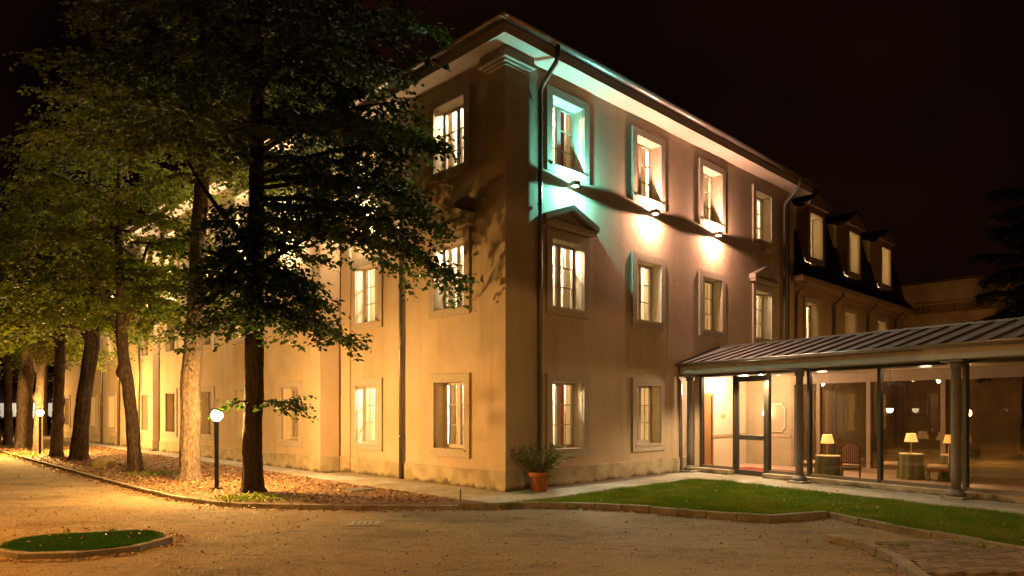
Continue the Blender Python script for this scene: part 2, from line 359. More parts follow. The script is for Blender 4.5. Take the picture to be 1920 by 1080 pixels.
# paving slabs along the building: each slab is a piece
pav = sheet('pavement', [p[:2] for p in [UV(-1.4, 46), UV(-1.4, -1.35), UV(5.6, -1.35), UV(9, -.42), UV(9, .3), UV(0, .3), UV(0, 46)]], .05, CONC, 'pale concrete pavement along the foot of the building')
def slab(parent, u0, u1, v0, v1):
    g = .006; b = MB(); q = [UV(u0 + g, v0 + g), UV(u1 - g, v0 + g), UV(u1 - g, v1 - g), UV(u0 + g, v1 - g)]
    dz = random.uniform(-.004, .004)
    b.prism([p[:2] for p in q], .052, PAVE_Z + dz); return b.build('paving_slab', CONC, parent)
v = -.42
while v < 24: slab(pav, -1.4, -.64 if v > 5 else -.06, v, v + 1.6); v += 1.6
u = -1.4
while u < 5: slab(pav, u, u + 1.35, -1.35, -.42); u += 1.35
gs = MB(); gs.prism([p[:2] for p in [UV(.56, -.42), UV(6.4, -.42), UV(6.4, .02), UV(.56, .02)]], .051, .068)
o = gs.build('gravel_strip', GRAVEL); o['kind'] = 'structure'; o['label'] = 'dark gravel strip at the foot of the right facade'
# path along the gallery
gp = sheet('gallery_path', [p[:2] for p in [AW(-1.0, -1.22), AW(10, -1.3), AW(10, .3), AW(-.2, .3), UV(5.2, -.42)]], .058, CONC, 'concrete path in front of the glazed gallery')
for i in range(8):
    b = MB(); a0 = .1 + i * 1.3
    b.prism([p[:2] for p in [AW(a0 + .005, -1.2), AW(a0 + 1.295, -1.2), AW(a0 + 1.295, .2), AW(a0 + .005, .2)]], .06, .082 + random.uniform(-.003, .003))
    b.build('paving_slab', CONC, gp)
lawn = [GP(930, 948, .08)] + [tuple(UV(-.05, -1.4)[:2]), tuple(UV(5.1, -1.4)[:2]), tuple(AW(1.25, -1.24)[:2]), tuple(AW(10, -1.3)[:2])] + list(reversed(kerb_right)) + list(reversed(kerb_lawn))[1:-2]
sheet('lawn', lawn, .07, TURF, 'earth under the forecourt lawn')

def kerb(name, pts, parent, length, w, h, inside=1, m=KERB, gap=.008, closed=False):
    """stones laid end to end along a polyline, each its own piece; they sit on the inner side of the line"""
    pts = [Vector((p[0], p[1])) for p in pts]
    seg = [(pts[i + 1] - pts[i]).length for i in range(len(pts) - 1)]; tot = sum(seg); n = max(1, round(tot / length))
    def at(s):
        for i, l in enumerate(seg):
            if s <= l + 1e-6 or i == len(seg) - 1: return pts[i].lerp(pts[i + 1], min(1, max(0, s / l)))
            s -= l
    for k in range(n):
        p, q = at(k * tot / n), at((k + 1) * tot / n); d = (q - p).normalized(); nn = Vector((-d.y, d.x)) * inside * w
        p = p + d * gap / 2; q = q - d * gap / 2; hh = h + random.uniform(-.006, .006); j = nn.normalized() * random.uniform(-.008, .008)
        b = MB(); b.prism([p + j, q + j, q + nn + j, p + nn + j], -.02, hh)
        o = b.build('kerb_stone', m, parent); bevel(o, .012, 2)
def struct_empty(name, label=None):
    o = bpy.data.objects.new(name, None); COL.objects.link(o); o['kind'] = 'structure'
    if label: o['label'] = label
    return o
kb = struct_empty('kerb', 'low kerb along the tree bed'); kerb('k', kerb_bed[3:], kb, .55, .1, .075)
kl = struct_empty('kerb', 'concrete kerb around the lawn'); kerb('k', kerb_lawn, kl, .46, .11, .115); kerb('k', kerb_step, kl, 1.3, .11, .115); kerb('k', kerb_right, kl, .62, .10, .105)
# brick paved corner
bk = [GP(1546, 1015), GP(1600, 1026), GP(1640, 1040), GP(1668, 1053), GP(1686, 1068), GP(1700, 1085), (4.0, 6.4), (3.7, 5.4), (3.3, 4.4)]
kc = struct_empty('kerb', 'curved kerb of the brick paved corner'); kerb('k', bk, kc, .45, .13, .09, inside=1)
bp_poly = [GP(1640, 1029), GP(1828, 1024), GP(1920, 1046), (7.3, 5.8), (7.3, 4.2), (3.5, 4.2), (3.85, 5.4), (4.15, 6.4), (4.29, 7.2), (4.41, 7.75), (4.45, 8.2)]
bp = sheet('brick_paving', bp_poly, .05, SOIL, 'brown brick paving at the corner of the forecourt')
brick_me = []
for i in range(3):
    b = MB(); b.box(-.098, .098, -.047, .047, 0, .03); brick_me.append(b.mesh('brick', BRICKM[i]))
cand = []
ang = .35
for i in range(-80, 80):
    for j in range(-80, 80):
        x = i * .2035 + (.1017 if j % 2 else 0); y = j * .1005
        X = 5.2 + x * math.cos(ang) - y * math.sin(ang); Y = 7 + x * math.sin(ang) + y * math.cos(ang); cand.append((X, Y))
cand = np.array(cand); ok = in_poly(cand, np.array(bp_poly))
vis = ok & (np.abs(cand[:, 0] / cand[:, 1]) < .76) & (cand[:, 1] > 7.0)
cb = cand[vis]; order = np.argsort(cb[:, 1])
rest = MB()
for k, idx in enumerate(order):
    X, Y = cb[idx]
    if k < 285:
        o = link('brick', random.choice(brick_me), bp, (X, Y, .05 + random.uniform(-.004, .005)), ang + random.uniform(-.03, .03)); o.rotation_euler[0] = random.uniform(-.02, .02)
    else:
        n = len(rest.v); rest.box(-.098, .098, -.047, .047, 0, .03); c, s = math.cos(ang), math.sin(ang)
        rest.v[n:] = [(X + x * c - y * s, Y + x * s + y * c, z + .05) for x, y, z in rest.v[n:]]
if rest.v: o = rest.build('brick_remainder', BRICKM[0], bp); o['kind'] = 'stuff'
# edging row of the paving
kerb('e', [GP(1644, 1029), GP(1828, 1024)], bp, .9, .06, .085)
# oval island
def oval(cx, cy, ax, ay, rot, n):
    return [(cx + ax * math.cos(t) * math.cos(rot) - ay * math.sin(t) * math.sin(rot), cy + ax * math.cos(t) * math.sin(rot) + ay * math.sin(t) * math.cos(rot)) for t in np.linspace(0, 2 * math.pi, n, endpoint=False)]
OV = (-5.45, 8.80, 1.02, .82, .25)
ov = oval(*OV, 40)
isl = struct_empty('oval_island_kerb', 'concrete ring kerb of the small oval grass island'); kerb('k', ov + ov[:1], isl, .62, .12, .07, inside=1)
ov_in = oval(OV[0], OV[1], OV[2] - .1, OV[3] - .1, OV[4], 40); sheet('oval_island', ov_in, .05, mat('island_soil', (.02, .045, .01), .95), 'earth of the small oval grass island')

# ------------------------------------------------------------------ windows (shared parts)
OW, OH, SUR = .53, 1.48, .18      # half opening width, opening height, surround width
def window_meshes():
    d = {}
    b = MB()
    b.box(-OW - SUR, -OW, -.05, .02, -SUR, OH + SUR); b.box(OW, OW + SUR, -.05, .02, -SUR, OH + SUR)
    b.box(-OW, OW, -.05, .02, OH, OH + SUR); b.box(-OW, OW, -.05, .02, -SUR, 0); d['surround'] = b.mesh('surround', STONE)
    b = MB()
    for a, c, e, f in ((-OW, 0, -OW, OH), (OW, 0, OW, OH)): b.quad((a, .0, 0), (a, .36, 0), (a, .36, OH), (a, .0, OH))
    b.quad((-OW, 0, OH), (OW, 0, OH), (OW, .36, OH), (-OW, .36, OH)); b.quad((-OW, 0, 0), (OW, 0, 0), (OW, .36, 0), (-OW, .36, 0)); d['reveal'] = b.mesh('reveal', REVEAL)
    b = MB(); y0, y1 = .265, .325; fw = .055; iw = OW - .004
    b.box(-iw, -iw + fw, y0, y1, .004, OH - .004); b.box(iw - fw, iw, y0, y1, .004, OH - .004); b.box(-iw + fw, iw - fw, y0, y1, .004, .075); b.box(-iw + fw, iw - fw, y0, y1, OH - fw, OH - .004)
    b.box(-.06, .06, y0 - .012, y1, .075, OH - fw)
    px0, px1 = .06, iw - fw; zs = np.linspace(.075, OH - fw, 4); pm = (px0 + px1) / 2
    for s in (-1, 1):
        for z in zs[1:3]: b.box(min(s * px0, s * px1), max(s * px0, s * px1), y0 + .015, y1 - .015, z - .011, z + .011)
        b.box(s * pm - .008, s * pm + .008, y0 + .018, y1 - .018, .075, OH - fw)
    d['casement'] = b.mesh('window', FRAMEW)
    hw = (px1 - px0) / 4 - .006; hh = (zs[1] - zs[0]) / 2 - .008
    b = MB(); b.box(-hw, hw, -.003, .003, -hh, hh); d['pane'] = b.mesh('pane', GLASS)
    d['pane_pos'] = [(s * (px0 + (px1 - px0) * (.25 + .5 * j)), .295, (zs[i] + zs[i + 1]) / 2) for s in (-1, 1) for j in (0, 1) for i in range(3)]
    b = MB(); b.box(-iw + fw, iw - fw, .293, .297, .075, OH - fw); d['pane_all'] = b.mesh('pane', GLASS)
    b = MB(); b.box(-OW - .05, OW + .05, -.075, -.052, -.05, -.01); d['sill'] = b.mesh('sill', STONE)
    for key, x0, x1, yb in (('room_shallow', -.84, .84, .93), ('room', -1.0, 1.0, 2.0)):
     ya, z0, z1 = .34, -.55, 1.78
     b = MB(); b.quad((x0, yb, z0), (x1, yb, z0), (x1, yb, z1), (x0, yb, z1)); b.quad((x0, ya, z0), (x0, yb, z0), (x0, yb, z1), (x0, ya, z1)); b.quad((x1, ya, z0), (x1, yb, z0), (x1, yb, z1), (x1, ya, z1))
     b.quad((x0, ya, z1), (x1, ya, z1), (x1, yb, z1), (x0, yb, z1)); b.quad((x0, ya, z0), (x1, ya, z0), (x1, yb, z0), (x0, yb, z0))
     for a0, a1 in ((x0, -OW), (OW, x1)): b.quad((a0, ya, z0), (a1, ya, z0), (a1, ya, z1), (a0, ya, z1))
     d[key] = b.mesh('room_walls', ROOM)
    b = MB(); b.lathe([(.19, 0), (.21, -.03), (.16, -.07)], 16); d['lamp'] = b.mesh('ceiling_lamp', CEILL)
    def curtain(xa, xb, m):
        b = MB(); n = 26
        for i in range(n + 1):
            t = i / n; x = xa + (xb - xa) * t; y = .44 + .035 * math.sin(t * (9 if abs(xb - xa) < .4 else 16) * math.pi)
            b.v += [(x, y, -.2), (x, y + .004, OH + .12)]
        b.f = [(2 * i, 2 * i + 2, 2 * i + 3, 2 * i + 1) for i in range(n)]; return b.mesh('curtain', m, True)
    d['cl'] = curtain(-.62, -.36, CURT); d['cr'] = curtain(.30, .64, CURT); d['crr'] = curtain(.20, .34, CURTR); d['sheer'] = curtain(-.6, .6, CURT)
    b = MB(); b.box(-iw + fw, iw - fw, .33, .35, .06, OH - .04)
    for i in range(22): z = .08 + i * .063; b.box(-iw + fw + .01, iw - fw - .01, .322, .33, z, z + .045)
    d['shutter'] = b.mesh('shutter', SHUT)
    # pediment over a window
    b = MB(); z0, z1, z2 = OH + SUR + .06, OH + SUR + .17, OH + SUR + .62; w = OW + SUR + .17
    b.box(-w + .05, w - .05, -.17, 0, z0, z1)
    for s in (-1, 1):
        b.v += []; n = len(b.v)
        for y in (-.2, 0):
            b.v += [(s * w, y, z1 - .03), (s * (w + .02), y, z1 + .10), (0, y, z2), (0, y, z2 - .13)]
        b.f += [(n, n + 1, n + 2, n + 3), (n + 7, n + 6, n + 5, n + 4), (n, n + 4, n + 5, n + 1), (n + 1, n + 5, n + 6, n + 2), (n + 3, n + 2, n + 6, n + 7), (n, n + 3, n + 7, n + 4)]
    n = len(b.v); b.v += [(-w + .1, -.05, z1), (w - .1, -.05, z1), (0, -.05, z2 - .12)]; b.f += [(n, n + 1, n + 2)]
    d['pediment'] = b.mesh('pediment', STONE)
    return d
WM = window_meshes()
def add_window(parent, loc, rot, lit=True, panes=True, pediment=False, red=False, sheer=False, surround=True, power=1, shallow=False):
    w = link('window', WM['casement'], parent, loc, rot)
    link('reveal', WM['reveal'], w)
    if surround: link('surround', WM['surround'], w); link('sill', WM['sill'], w)
    if panes:
        for p in WM['pane_pos']: link('pane', WM['pane'], w, p)
    else: link('pane', WM['pane_all'], w)
    if pediment: link('pediment', WM['pediment'], w)
    if lit:
        if sheer: power *= 2.6
        if shallow: power *= .7
        link('room_walls', WM['room_shallow' if shallow else 'room'], w); cl_ = link('ceiling_lamp', WM['lamp'], w, (.1, .66 if shallow else 1.15, 1.77)); lamp('light', 'POINT', power * P_ROOM, ROOMC, cl_, (0, 0, -.2), (0, 0, 0), .1)
        cs_ = random.uniform(.6, 1.5); c1_ = link('curtain', WM['cl'], w); c1_.scale.x = random.uniform(.85, 1.15); c2_ = link('curtain', WM['cr'], w); c2_.scale.x = random.uniform(.85, 1.2); power *= random.uniform(.75, 1.25)
        if red: link('curtain', WM['crr'], w, (.02, 0, 0))
        if sheer: link('curtain', WM['sheer'], w, (0, .05, 0))
    else: link('shutter', WM['shutter'], w)
    return w

def wall_grid(axis, plane, a0, a1, z0, z1, holes):
    """flat wall with window openings; axis 'u' runs along u at v=plane, axis 'v' along v at u=plane"""
    As = sorted({a0, a1} | {h[0] for h in holes} | {h[1] for h in holes}); Zs = sorted({z0, z1} | {h[2] for h in holes} | {h[3] for h in holes}); b = MB()
    for i in range(len(As) - 1):
        for k in range(len(Zs) - 1):
            ca, cz = (As[i] + As[i + 1]) / 2, (Zs[k] + Zs[k + 1]) / 2
            if any(h[0] < ca < h[1] and h[2] < cz < h[3] for h in holes): continue
            q = [(As[i], Zs[k]), (As[i + 1], Zs[k]), (As[i + 1], Zs[k + 1]), (As[i], Zs[k + 1])]
            b.quad(*[((a, plane, z) if axis == 'u' else (plane, a, z)) for a, z in q])
    return b

# ------------------------------------------------------------------ hotel
EAVE = 9.05
hotel = thing('hotel_building', 'cream three storey corner building with lit windows and wall lights', 'building', UV(0, 0, 0), HOTEL_ROT)
UC = [1.90, 5.0, 8.13, 11.28]; ROWS = [.87, 3.99, 7.09]
holesR = [(u - OW, u + OW, z, z + OH) for u in UC for z in ROWS]
wall_grid('u', 0, 0, 13.38, 0, EAVE, holesR).build('wall', STUCCO, hotel)
LC1 = [1.80, 5.15]
wall_grid('v', 0, 0, 6.47, 0, EAVE, [(v - OW, v + OW, z, z + OH) for v in LC1 for z in ROWS]).build('wall', STUCCO, hotel)
LC2 = [8.2, 11.4, 14.55, 18.15, 21.2, 26.3, 29.7, 35.4]
BAY = -.60; VEND = 36.6
wall_grid('v', BAY, 6.47, VEND, 0, EAVE, [(v - OW, v + OW, z, z + OH) for v in LC2 for z in ROWS]).build('wall', STUCCO, hotel)
b = MB(); b.quad((BAY, 6.47, 0), (0, 6.47, 0), (0, 6.47, EAVE), (BAY, 6.47, EAVE)); b.build('wall', STUCCO, hotel)
b = MB(); b.quad((13.38, 0, 0), (13.38, 12, 0), (13.38, 12, EAVE), (13.38, 0, EAVE)); b.build('wall', STUCCO, hotel)
b = MB(); b.quad((BAY, VEND, 0), (9, VEND, 0), (9, VEND, EAVE), (BAY, VEND, EAVE)); b.build('wall', STUCCO, hotel)
# plinth
def plinth(x0, x1, y0, y1, h=.46):
    b = MB(); b.box(x0, x1, y0, y1, 0, h); bevel(b.build('plinth', PLINTH, hotel), .012, 2)
plinth(.545, 13.38, -.035, .02); plinth(-.035, .02, .49, 6.43); plinth(BAY - .035, BAY + .02, 6.435, VEND); plinth(BAY + .021, .01, 6.43, 6.468)
# pilasters
def pilaster(u0, u1, v0, v1, top=8.72, cap=True):
    b = MB(); b.box(u0, u1, v0, v1, .475, top); b.build('pilaster', STUCCO, hotel)
    b = MB(); b.box(u0 - .02, u1 + .02, v0 - .02, v1 + .02, 0, .474); bevel(b.build('pilaster_base', PLINTH, hotel), .01)
    if cap:
        b = MB()
        for e, z0, z1 in ((.04, top, top + .05), (.09, top + .05, top + .10), (.15, top + .10, top + .20), (.12, top + .20, EAVE - .002)): b.box(u0 - e, u1 + e, v0 - e, v1 + e, z0, z1)
        bevel(b.build('capital', STONE, hotel), .02, 2)
pilaster(-.06, .54, -.06, .485)
pilaster(BAY - .05, BAY + .5, 6.42, 6.95)
pilaster(BAY - .25, BAY + .1, 19.55, 20.15); pilaster(-.05, .1, 5.95, 6.40, cap=False)
pilaster(12.85, 13.44, -.05, .3, cap=False)
# string course under the second floor windows
b = MB(); b.box(.55, 12.84, -.012, .01, 6.55, 6.60); b.build('string_course', STUCCO, hotel)
# eaves
b = MB(); b.box(-.5, 13.9, -.5, 12.4, EAVE, EAVE + .21); b.build('eave', SOFFIT, hotel)
b = MB(); b.box(-1.1, 9.4, 5.97, VEND + .5, EAVE + .003, EAVE + .207); b.build('eave', SOFFIT, hotel)
def half_round(cx, cz, r, k=10):
    outer = [(cx + r * math.cos(a), cz + r * math.sin(a)) for a in np.linspace(math.pi, 2 * math.pi, k)]
    inner = [(cx + (r - .012) * math.cos(a), cz + (r - .012) * math.sin(a)) for a in np.linspace(2 * math.pi, math.pi, k)]
    return outer + inner
MB().extrude(half_round(-.59, EAVE + .30, .088), 'x', -.66, 13.95).build('gutter', GUTTER, hotel, smooth=True)
MB().extrude(half_round(-.59, EAVE + .305, .088), 'y', -.66, 5.9).build('gutter', GUTTER, hotel, smooth=True)
MB().extrude(half_round(-1.19, EAVE + .30, .088), 'y', 5.9, VEND + .5).build('gutter', GUTTER, hotel, smooth=True)
b = MB(); z0 = EAVE + .212; zr = EAVE + 2.0
b.v = [(-.56, -.56, z0), (13.96, -.56, z0), (13.96, 12.4, z0), (-.56, 12.4, z0), (5.4, 6, zr), (8, 6, zr)]
b.f = [(0, 1, 5, 4), (1, 2, 5), (2, 3, 4, 5), (3, 0, 4)]
for p, q in (((-.56, -.56), (13.96, -.56)), ((-.56, -.56), (-.56, 6))): pass
b.build('roof', ROOFTILE, hotel)
b = MB(); b.v = [(-1.16, 5.97, z0 + .01), (9.4, 5.97, z0 + .01), (9.4, VEND + .5, z0 + .01), (-1.16, VEND + .5, z0 + .01), (4, 9, zr - .2), (4, VEND - 4, zr - .2)]
b.f = [(0, 1, 4), (1, 2, 5, 4), (2, 3, 5), (3, 0, 4, 5)]; b.build('roof', ROOFTILE, hotel)
# windows of the hotel
for ui, u in enumerate(UC):
    for zi, z in enumerate(ROWS):
        if zi == 0 and ui > 1: 
            continue
        add_window(hotel, (u, 0, z), 0, shallow=ui == 0, pediment=(zi == 1 and ui in (0, 3)), red=(ui == 0 and zi in (0, 2)), sheer=(ui in (1, 2) and zi == 2) or (ui == 1 and zi == 0) or ui == 2)
for ui, v in enumerate(LC1):
    for zi, z in enumerate(ROWS):
        add_window(hotel, (0, v, z), -math.pi / 2, shallow=ui == 0, pediment=(zi == 1 and ui == 0), sheer=(ui == 0 and zi == 0))
for ui, v in enumerate(LC2):
    for zi, z in enumerate(ROWS):
        add_window(hotel, (BAY, v, z), -math.pi / 2, lit=(ui == 0 and zi == 2), panes=False)
# hidden ground floor openings of the gallery end are closed from inside
b = MB()
for u in UC[2:]: b.box(u - OW - .02, u + OW + .02, .04, .08, .8, 2.4)
b.build('blocked_opening', WALLP, hotel)
# rain pipes
def downpipe(pts, parent, clips=(), r=.05, m=PIPE):
    o = MB().tube(pts, r, 12).build('downpipe', m, parent, smooth=True)
    b = MB()
    for c in clips: b.lathe([(r + .012, -.02), (r + .012, .02)], 12, c)
    if clips: b.build('pipe_clip', m, o)
    return o
def swan(u, v_w, u_out=0):
    return [(u + u_out, -.59, EAVE + .22), (u + u_out, -.59, EAVE + .02), (u + u_out * .8, -.54, EAVE - .10), (u + u_out * .3, v_w - .10, EAVE - .42), (u, v_w, EAVE - .55), (u, v_w, EAVE - .8), (u, v_w, 4.5), (u, v_w, .08)]
downpipe(swan(.93, -.085), hotel, [(.93, -.085, z) for z in (8.1, 6.1, 4.1, 2.9)])
downpipe(swan(12.66, -.085), hotel, [(12.66, -.085, z) for z in (8.1, 6.1, 4.1)])
MB().tube([(12.95, -.1, EAVE - .1), (12.95, -.1, 3.4)], .025, 8).build('cable_pipe', PIPE, hotel)
def swanL(v, u_w, off=0):
    e = -.59 + off; return [(e, v, EAVE + .22), (e, v, EAVE + .02), (e + .05, v, EAVE - .1), (u_w - .1, v, EAVE - .42), (u_w, v, EAVE - .55), (u_w, v, 4.5), (u_w, v, .08)]
downpipe(swanL(3.56, -.085), hotel, [(-.085, 3.56, z) for z in (6.1, 3.2, 1.1)])
for v in (21.9, 25.0, 27.9): downpipe(swanL(v, BAY - .085, -.6), hotel, [(BAY - .085, v, 2.0)])

# wall lights
def wall_light(label, u, v, z, rot, col, lens, power, on=True):
    t = thing('wall_light', label, 'wall light', UV(u, v, z), HOTEL_ROT + rot, 'up and down wall lights under the top windows')
    b = MB(); b.box(-.09, .09, -.27, -.11, -.055, .055); bevel(b.build('housing', FRAMEW, t), .012, 2)
    b = MB(); b.box(-.05, .05, -.11, 0, -.03, .03); b.build('mounting_plate', FRAMEW, t)
    for s in (-1, 1):
        b = MB(); b.lathe([(.07, 0), (.07, .006)], 16, (0, -.19, s * .056 - (.006 if s < 0 else 0))); b.build('lens', lens if on else GLASS, t)
        if on: lamp('light', 'SPOT', power, col, t, (0, -.19, s * .075), (math.pi if s > 0 else 0, 0, 0), .03, R_(175), .12)
WLZ = 6.74
wall_light('wall light glowing teal above the pediment nearest the building corner', UC[0] + .05, 0, WLZ, 0, TEAL, LENST, P_WALL * .95)
wall_light('pinkish wall light second from the corner, under the top window', UC[1] + .05, 0, WLZ, 0, PINKW, LENS, P_WALL)
wall_light('pinkish wall light third from the corner, under the top window', UC[2] + .05, 0, WLZ, 0, PINKW, LENS, P_WALL)
wall_light('unlit wall light under the last top window before the mansard wing', UC[3] + .05, 0, WLZ, 0, PINKW, LENS, 0, False)
wall_light('unlit wall light under the top window left of the building corner', 0, LC1[0], WLZ, -math.pi / 2, WARM, LENS, 0, False)
for k, (v, lab) in enumerate([(5.15, 'warm wall light shining through leaves left of the downpipe'), (8.2, 'warm wall light shining through leaves just right of the nearest trunk'), (11.4, 'warm wall light behind the nearest dark trunk'),
          (14.55, 'warm wall light behind the pale lit trunk'), (18.15, 'warm wall light through leaves between the pale trunk and the forked tree'), (21.2, 'warm wall light behind the slim forked tree'), (26.3, 'farthest warm wall light glimmering above the far windows')]):
    wall_light(lab, 0 if v < 6 else BAY, v, WLZ - .1, -math.pi / 2, WARM, LENS, P_WALL * (.45 if v < 6 else 1.3 if v < 10 else 1.0))
# red shaded table lamps seen in the rooms
def room_lamp(label, loc, shade_mat, s=1):
    t = thing('table_lamp', label, 'lamp', loc, 0, 'red lamps inside the rooms')
    MB().lathe([(.07, 0), (.07, .02), (.015, .04), (.015, .26)], 12).build('lamp_base', GILT, t)
    MB().lathe([(.13, .24), (.075, .46)], 16).build('lamp_shade', shade_mat, t)
    b = MB(); b.lathe([(.03, -.75), (.03, -.02), (.22, -.02), (.22, 0)], 14); b.build('stand', WOOD, t)
room_lamp('red lamp inside the first floor window left of the downpipe', UV(.62, 4.98, 4.0), SHADER)
room_lamp('red lamp inside the ground floor window left of the downpipe', UV(.62, 4.98, 1.0), SHADER)
room_lamp('red lamp inside the top floor window beside the mansard wing', UV(11.3, .62, 7.1), SHADER)

# ------------------------------------------------------------------ mansard wing
wing = thing('mansard_wing', 'dim wing with dark mansard roof and three lit dormers', 'building', UV(13.38, 0, 0), HOTEL_ROT)
WL = 12.1; XC = [1.73, 5.33, 8.9]; dz = 0
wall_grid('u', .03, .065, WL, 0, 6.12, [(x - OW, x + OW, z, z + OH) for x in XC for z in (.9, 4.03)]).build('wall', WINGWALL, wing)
for x in XC:
    add_window(wing, (x, .03, 4.03), 0, panes=False, sheer=True); add_window(wing, (x, .03, .9), 0, panes=False, sheer=True)
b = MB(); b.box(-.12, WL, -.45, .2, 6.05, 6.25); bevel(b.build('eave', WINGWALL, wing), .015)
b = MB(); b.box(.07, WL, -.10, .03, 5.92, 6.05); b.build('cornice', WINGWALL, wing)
DX = (1.95, 5.6, 9.3); mv = lambda z: -.12 + (z - 6.25) * .8 / 2.95
b = MB()
for z0_, z1_, cuts in ((6.25, 6.95, ()), (6.95, 8.93, DX), (8.93, 9.2, ())):
    xs = [0] + [e for x in cuts for e in (x - .69, x + .69)] + [WL]
    for i in range(0, len(xs), 2): b.quad((xs[i], mv(z0_), z0_), (xs[i + 1], mv(z0_), z0_), (xs[i + 1], mv(z1_), z1_), (xs[i], mv(z1_), z1_))
b.quad((0, .68, 9.2), (WL, .68, 9.2), (WL, 4, 10), (0, 4, 10)); b.build('roof', MANS, wing)
for i in range(28):
    x = .25 + i * .42; zt_ = 6.94 if any(abs(x - d_) < .74 for d_ in DX) else 9.2; MB().bar((x, mv(6.26) - .015, 6.26), (x, mv(zt_) - .015, zt_), .03, .04, (0, -1, 0)).build('roof_seam', MANS, wing)
for x in (.25, 3.6, 7.15, 10.6): downpipe([(x, -.38, 6.06), (x, -.34, 5.9), (x, -.08, 5.7), (x, -.06, 5.5), (x, -.06, .1)], wing)
for x in (3.1, 6.9, 10.2): MB().bar((x, -.2, 6.25), (x, -.16, 6.5), .05, .05).build('snow_guard', CAST, wing)
for x in (1.95, 5.6, 9.3):
    y = -.02; w2 = .72
    d = MB(); 
    d.box(x - w2, x - OW, y - .04, y + .04, 6.95, 8.92); d.box(x + OW, x + w2, y - .04, y + .04, 6.95, 8.92); d.box(x - OW, x + OW, y - .04, y + .04, 6.95, 7.14); d.box(x - OW, x + OW, y - .04, y + .04, 8.70, 8.92)
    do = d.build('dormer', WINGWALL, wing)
    c = MB()
    for s in (-1, 1):
        n = len(c.v); X = x + s * (w2 - .02); c.v += [(X, y + .041, 6.95), (X, y + .041, 8.92), (X, .75, 8.92)]; c.f.append((n, n + 1, n + 2))
    c.build('cheek', WINGWALL, do)
    p = MB(); zt = 9.52; wo = w2 + .14
    p.extrude([(x - wo, 8.92), (x + wo, 8.92), (x + wo, 9.02), (x, zt), (x - wo, 9.02)], 'y', y - .16, y + .02); p.build('pediment', WINGWALL, do)
    p = MB(); n = 0
    for s in (-1, 1): p.quad((x, y - .2, zt + .03), (x + s * (wo + .06), y - .2, 9.02), (x + s * (wo + .06), 2.2, 9.02), (x, 2.2, zt + .03))
    p.build('dormer_roof', MANS, do)
    f = MB(); f.box(x - OW, x + OW, .30, .36, 7.14, 7.20); f.box(x - OW, x - OW + .05, .30, .36, 7.20, 8.7); f.box(x + OW - .05, x + OW, .30, .36, 7.2, 8.7); f.box(x - .05, x + .05, .30, .36, 7.2, 8.7)
    for z in (7.7, 8.2): f.box(x - OW + .05, x + OW - .05, .32, .34, z - .012, z + .012)
    f.build('window_frame', FRAMEW, do)
    rv = MB()
    for s in (-1, 1): rv.quad((x + s * OW, y + .04, 7.14), (x + s * OW, .36, 7.14), (x + s * OW, .36, 8.7), (x + s * OW, y + .04, 8.7))
    for z in (7.14, 8.7): rv.quad((x - OW, y + .04, z), (x + OW, y + .04, z), (x + OW, .36, z), (x - OW, .36, z))
    rv.build('reveal', REVEAL, do)
    link('room_walls', WM['room'], do, (x, .03, 7.16)); cl_ = link('ceiling_lamp', WM['lamp'], do, (x + .1, 1.1, 8.92)); lamp('light', 'POINT', P_ROOM * .9, ROOMC, cl_, (0, 0, -.2), (0, 0, 0), .1); link('curtain', WM['sheer'], do, (x, .03, 7.2))
# building that closes the court
endb = thing('court_building', 'dark ochre building with stained cornice band closing the court', 'building', UV(25.45, 0, 0), HOTEL_ROT)
b = MB(); b.box(0, 8, -26, 3, 0, 7.42); b.build('wall', DARKWALL, endb)
b = MB(); b.box(-.10, 0.02, -26, -.46, 6.05, 6.42); b.build('cornice', mat('stained_band', (.30, .18, .09), .95, (.13, .075, .04), 2.2, .4, 12, stretch=(3, 3, .4)), endb)
b = MB(); b.box(-.16, .02, -26, -.5, 6.42, 6.50); b.build('cornice_cap', DARKWALL, endb)
b = MB(); b.box(-.12, 8.1, -26.1, 3.1, 7.42, 7.52); b.build('parapet_coping', ROOFTILE, endb)
b = MB(); b.box(-.04, .02, -1.6, -1.0, 4.2, 4.75); b.build('vent', BLACKM, endb)
b = MB(); b.box(-.05, .01, -4.6, -.6, 6.5, 7.40); b.build('wall_panel', DARKWALL, endb)
hip = thing('hip_roof_house', 'black hipped roof rising behind the last dormer', 'house', UV(30, 6, 0), HOTEL_ROT)
b = MB(); b.box(-5, 5, -4, 5, 0, 8.4); b.build('wall', DARKWALL, hip)
b = MB(); b.v = [(-5.4, -4.4, 8.4), (5.4, -4.4, 8.4), (5.4, 5.4, 8.4), (-5.4, 5.4, 8.4), (-1, 0, 10.6), (1, 0, 10.6)]; b.f = [(0, 1, 5, 4), (1, 2, 5), (2, 3, 4, 5), (3, 0, 4)]; b.build('roof', MANS, hip)

# ------------------------------------------------------------------ glazed gallery
gal = thing('glazed_gallery', 'glazed entrance gallery with grey columns and seamed metal roof', 'gallery', AW(0, 0, 0), GAL_ROT)
GA1 = 9.95; GW = 3.5; RW = 1.92; EZ, RZ = 2.95, 3.52
def fac(w): return -.30 - .2 * w            # where the hotel wall cuts the gallery
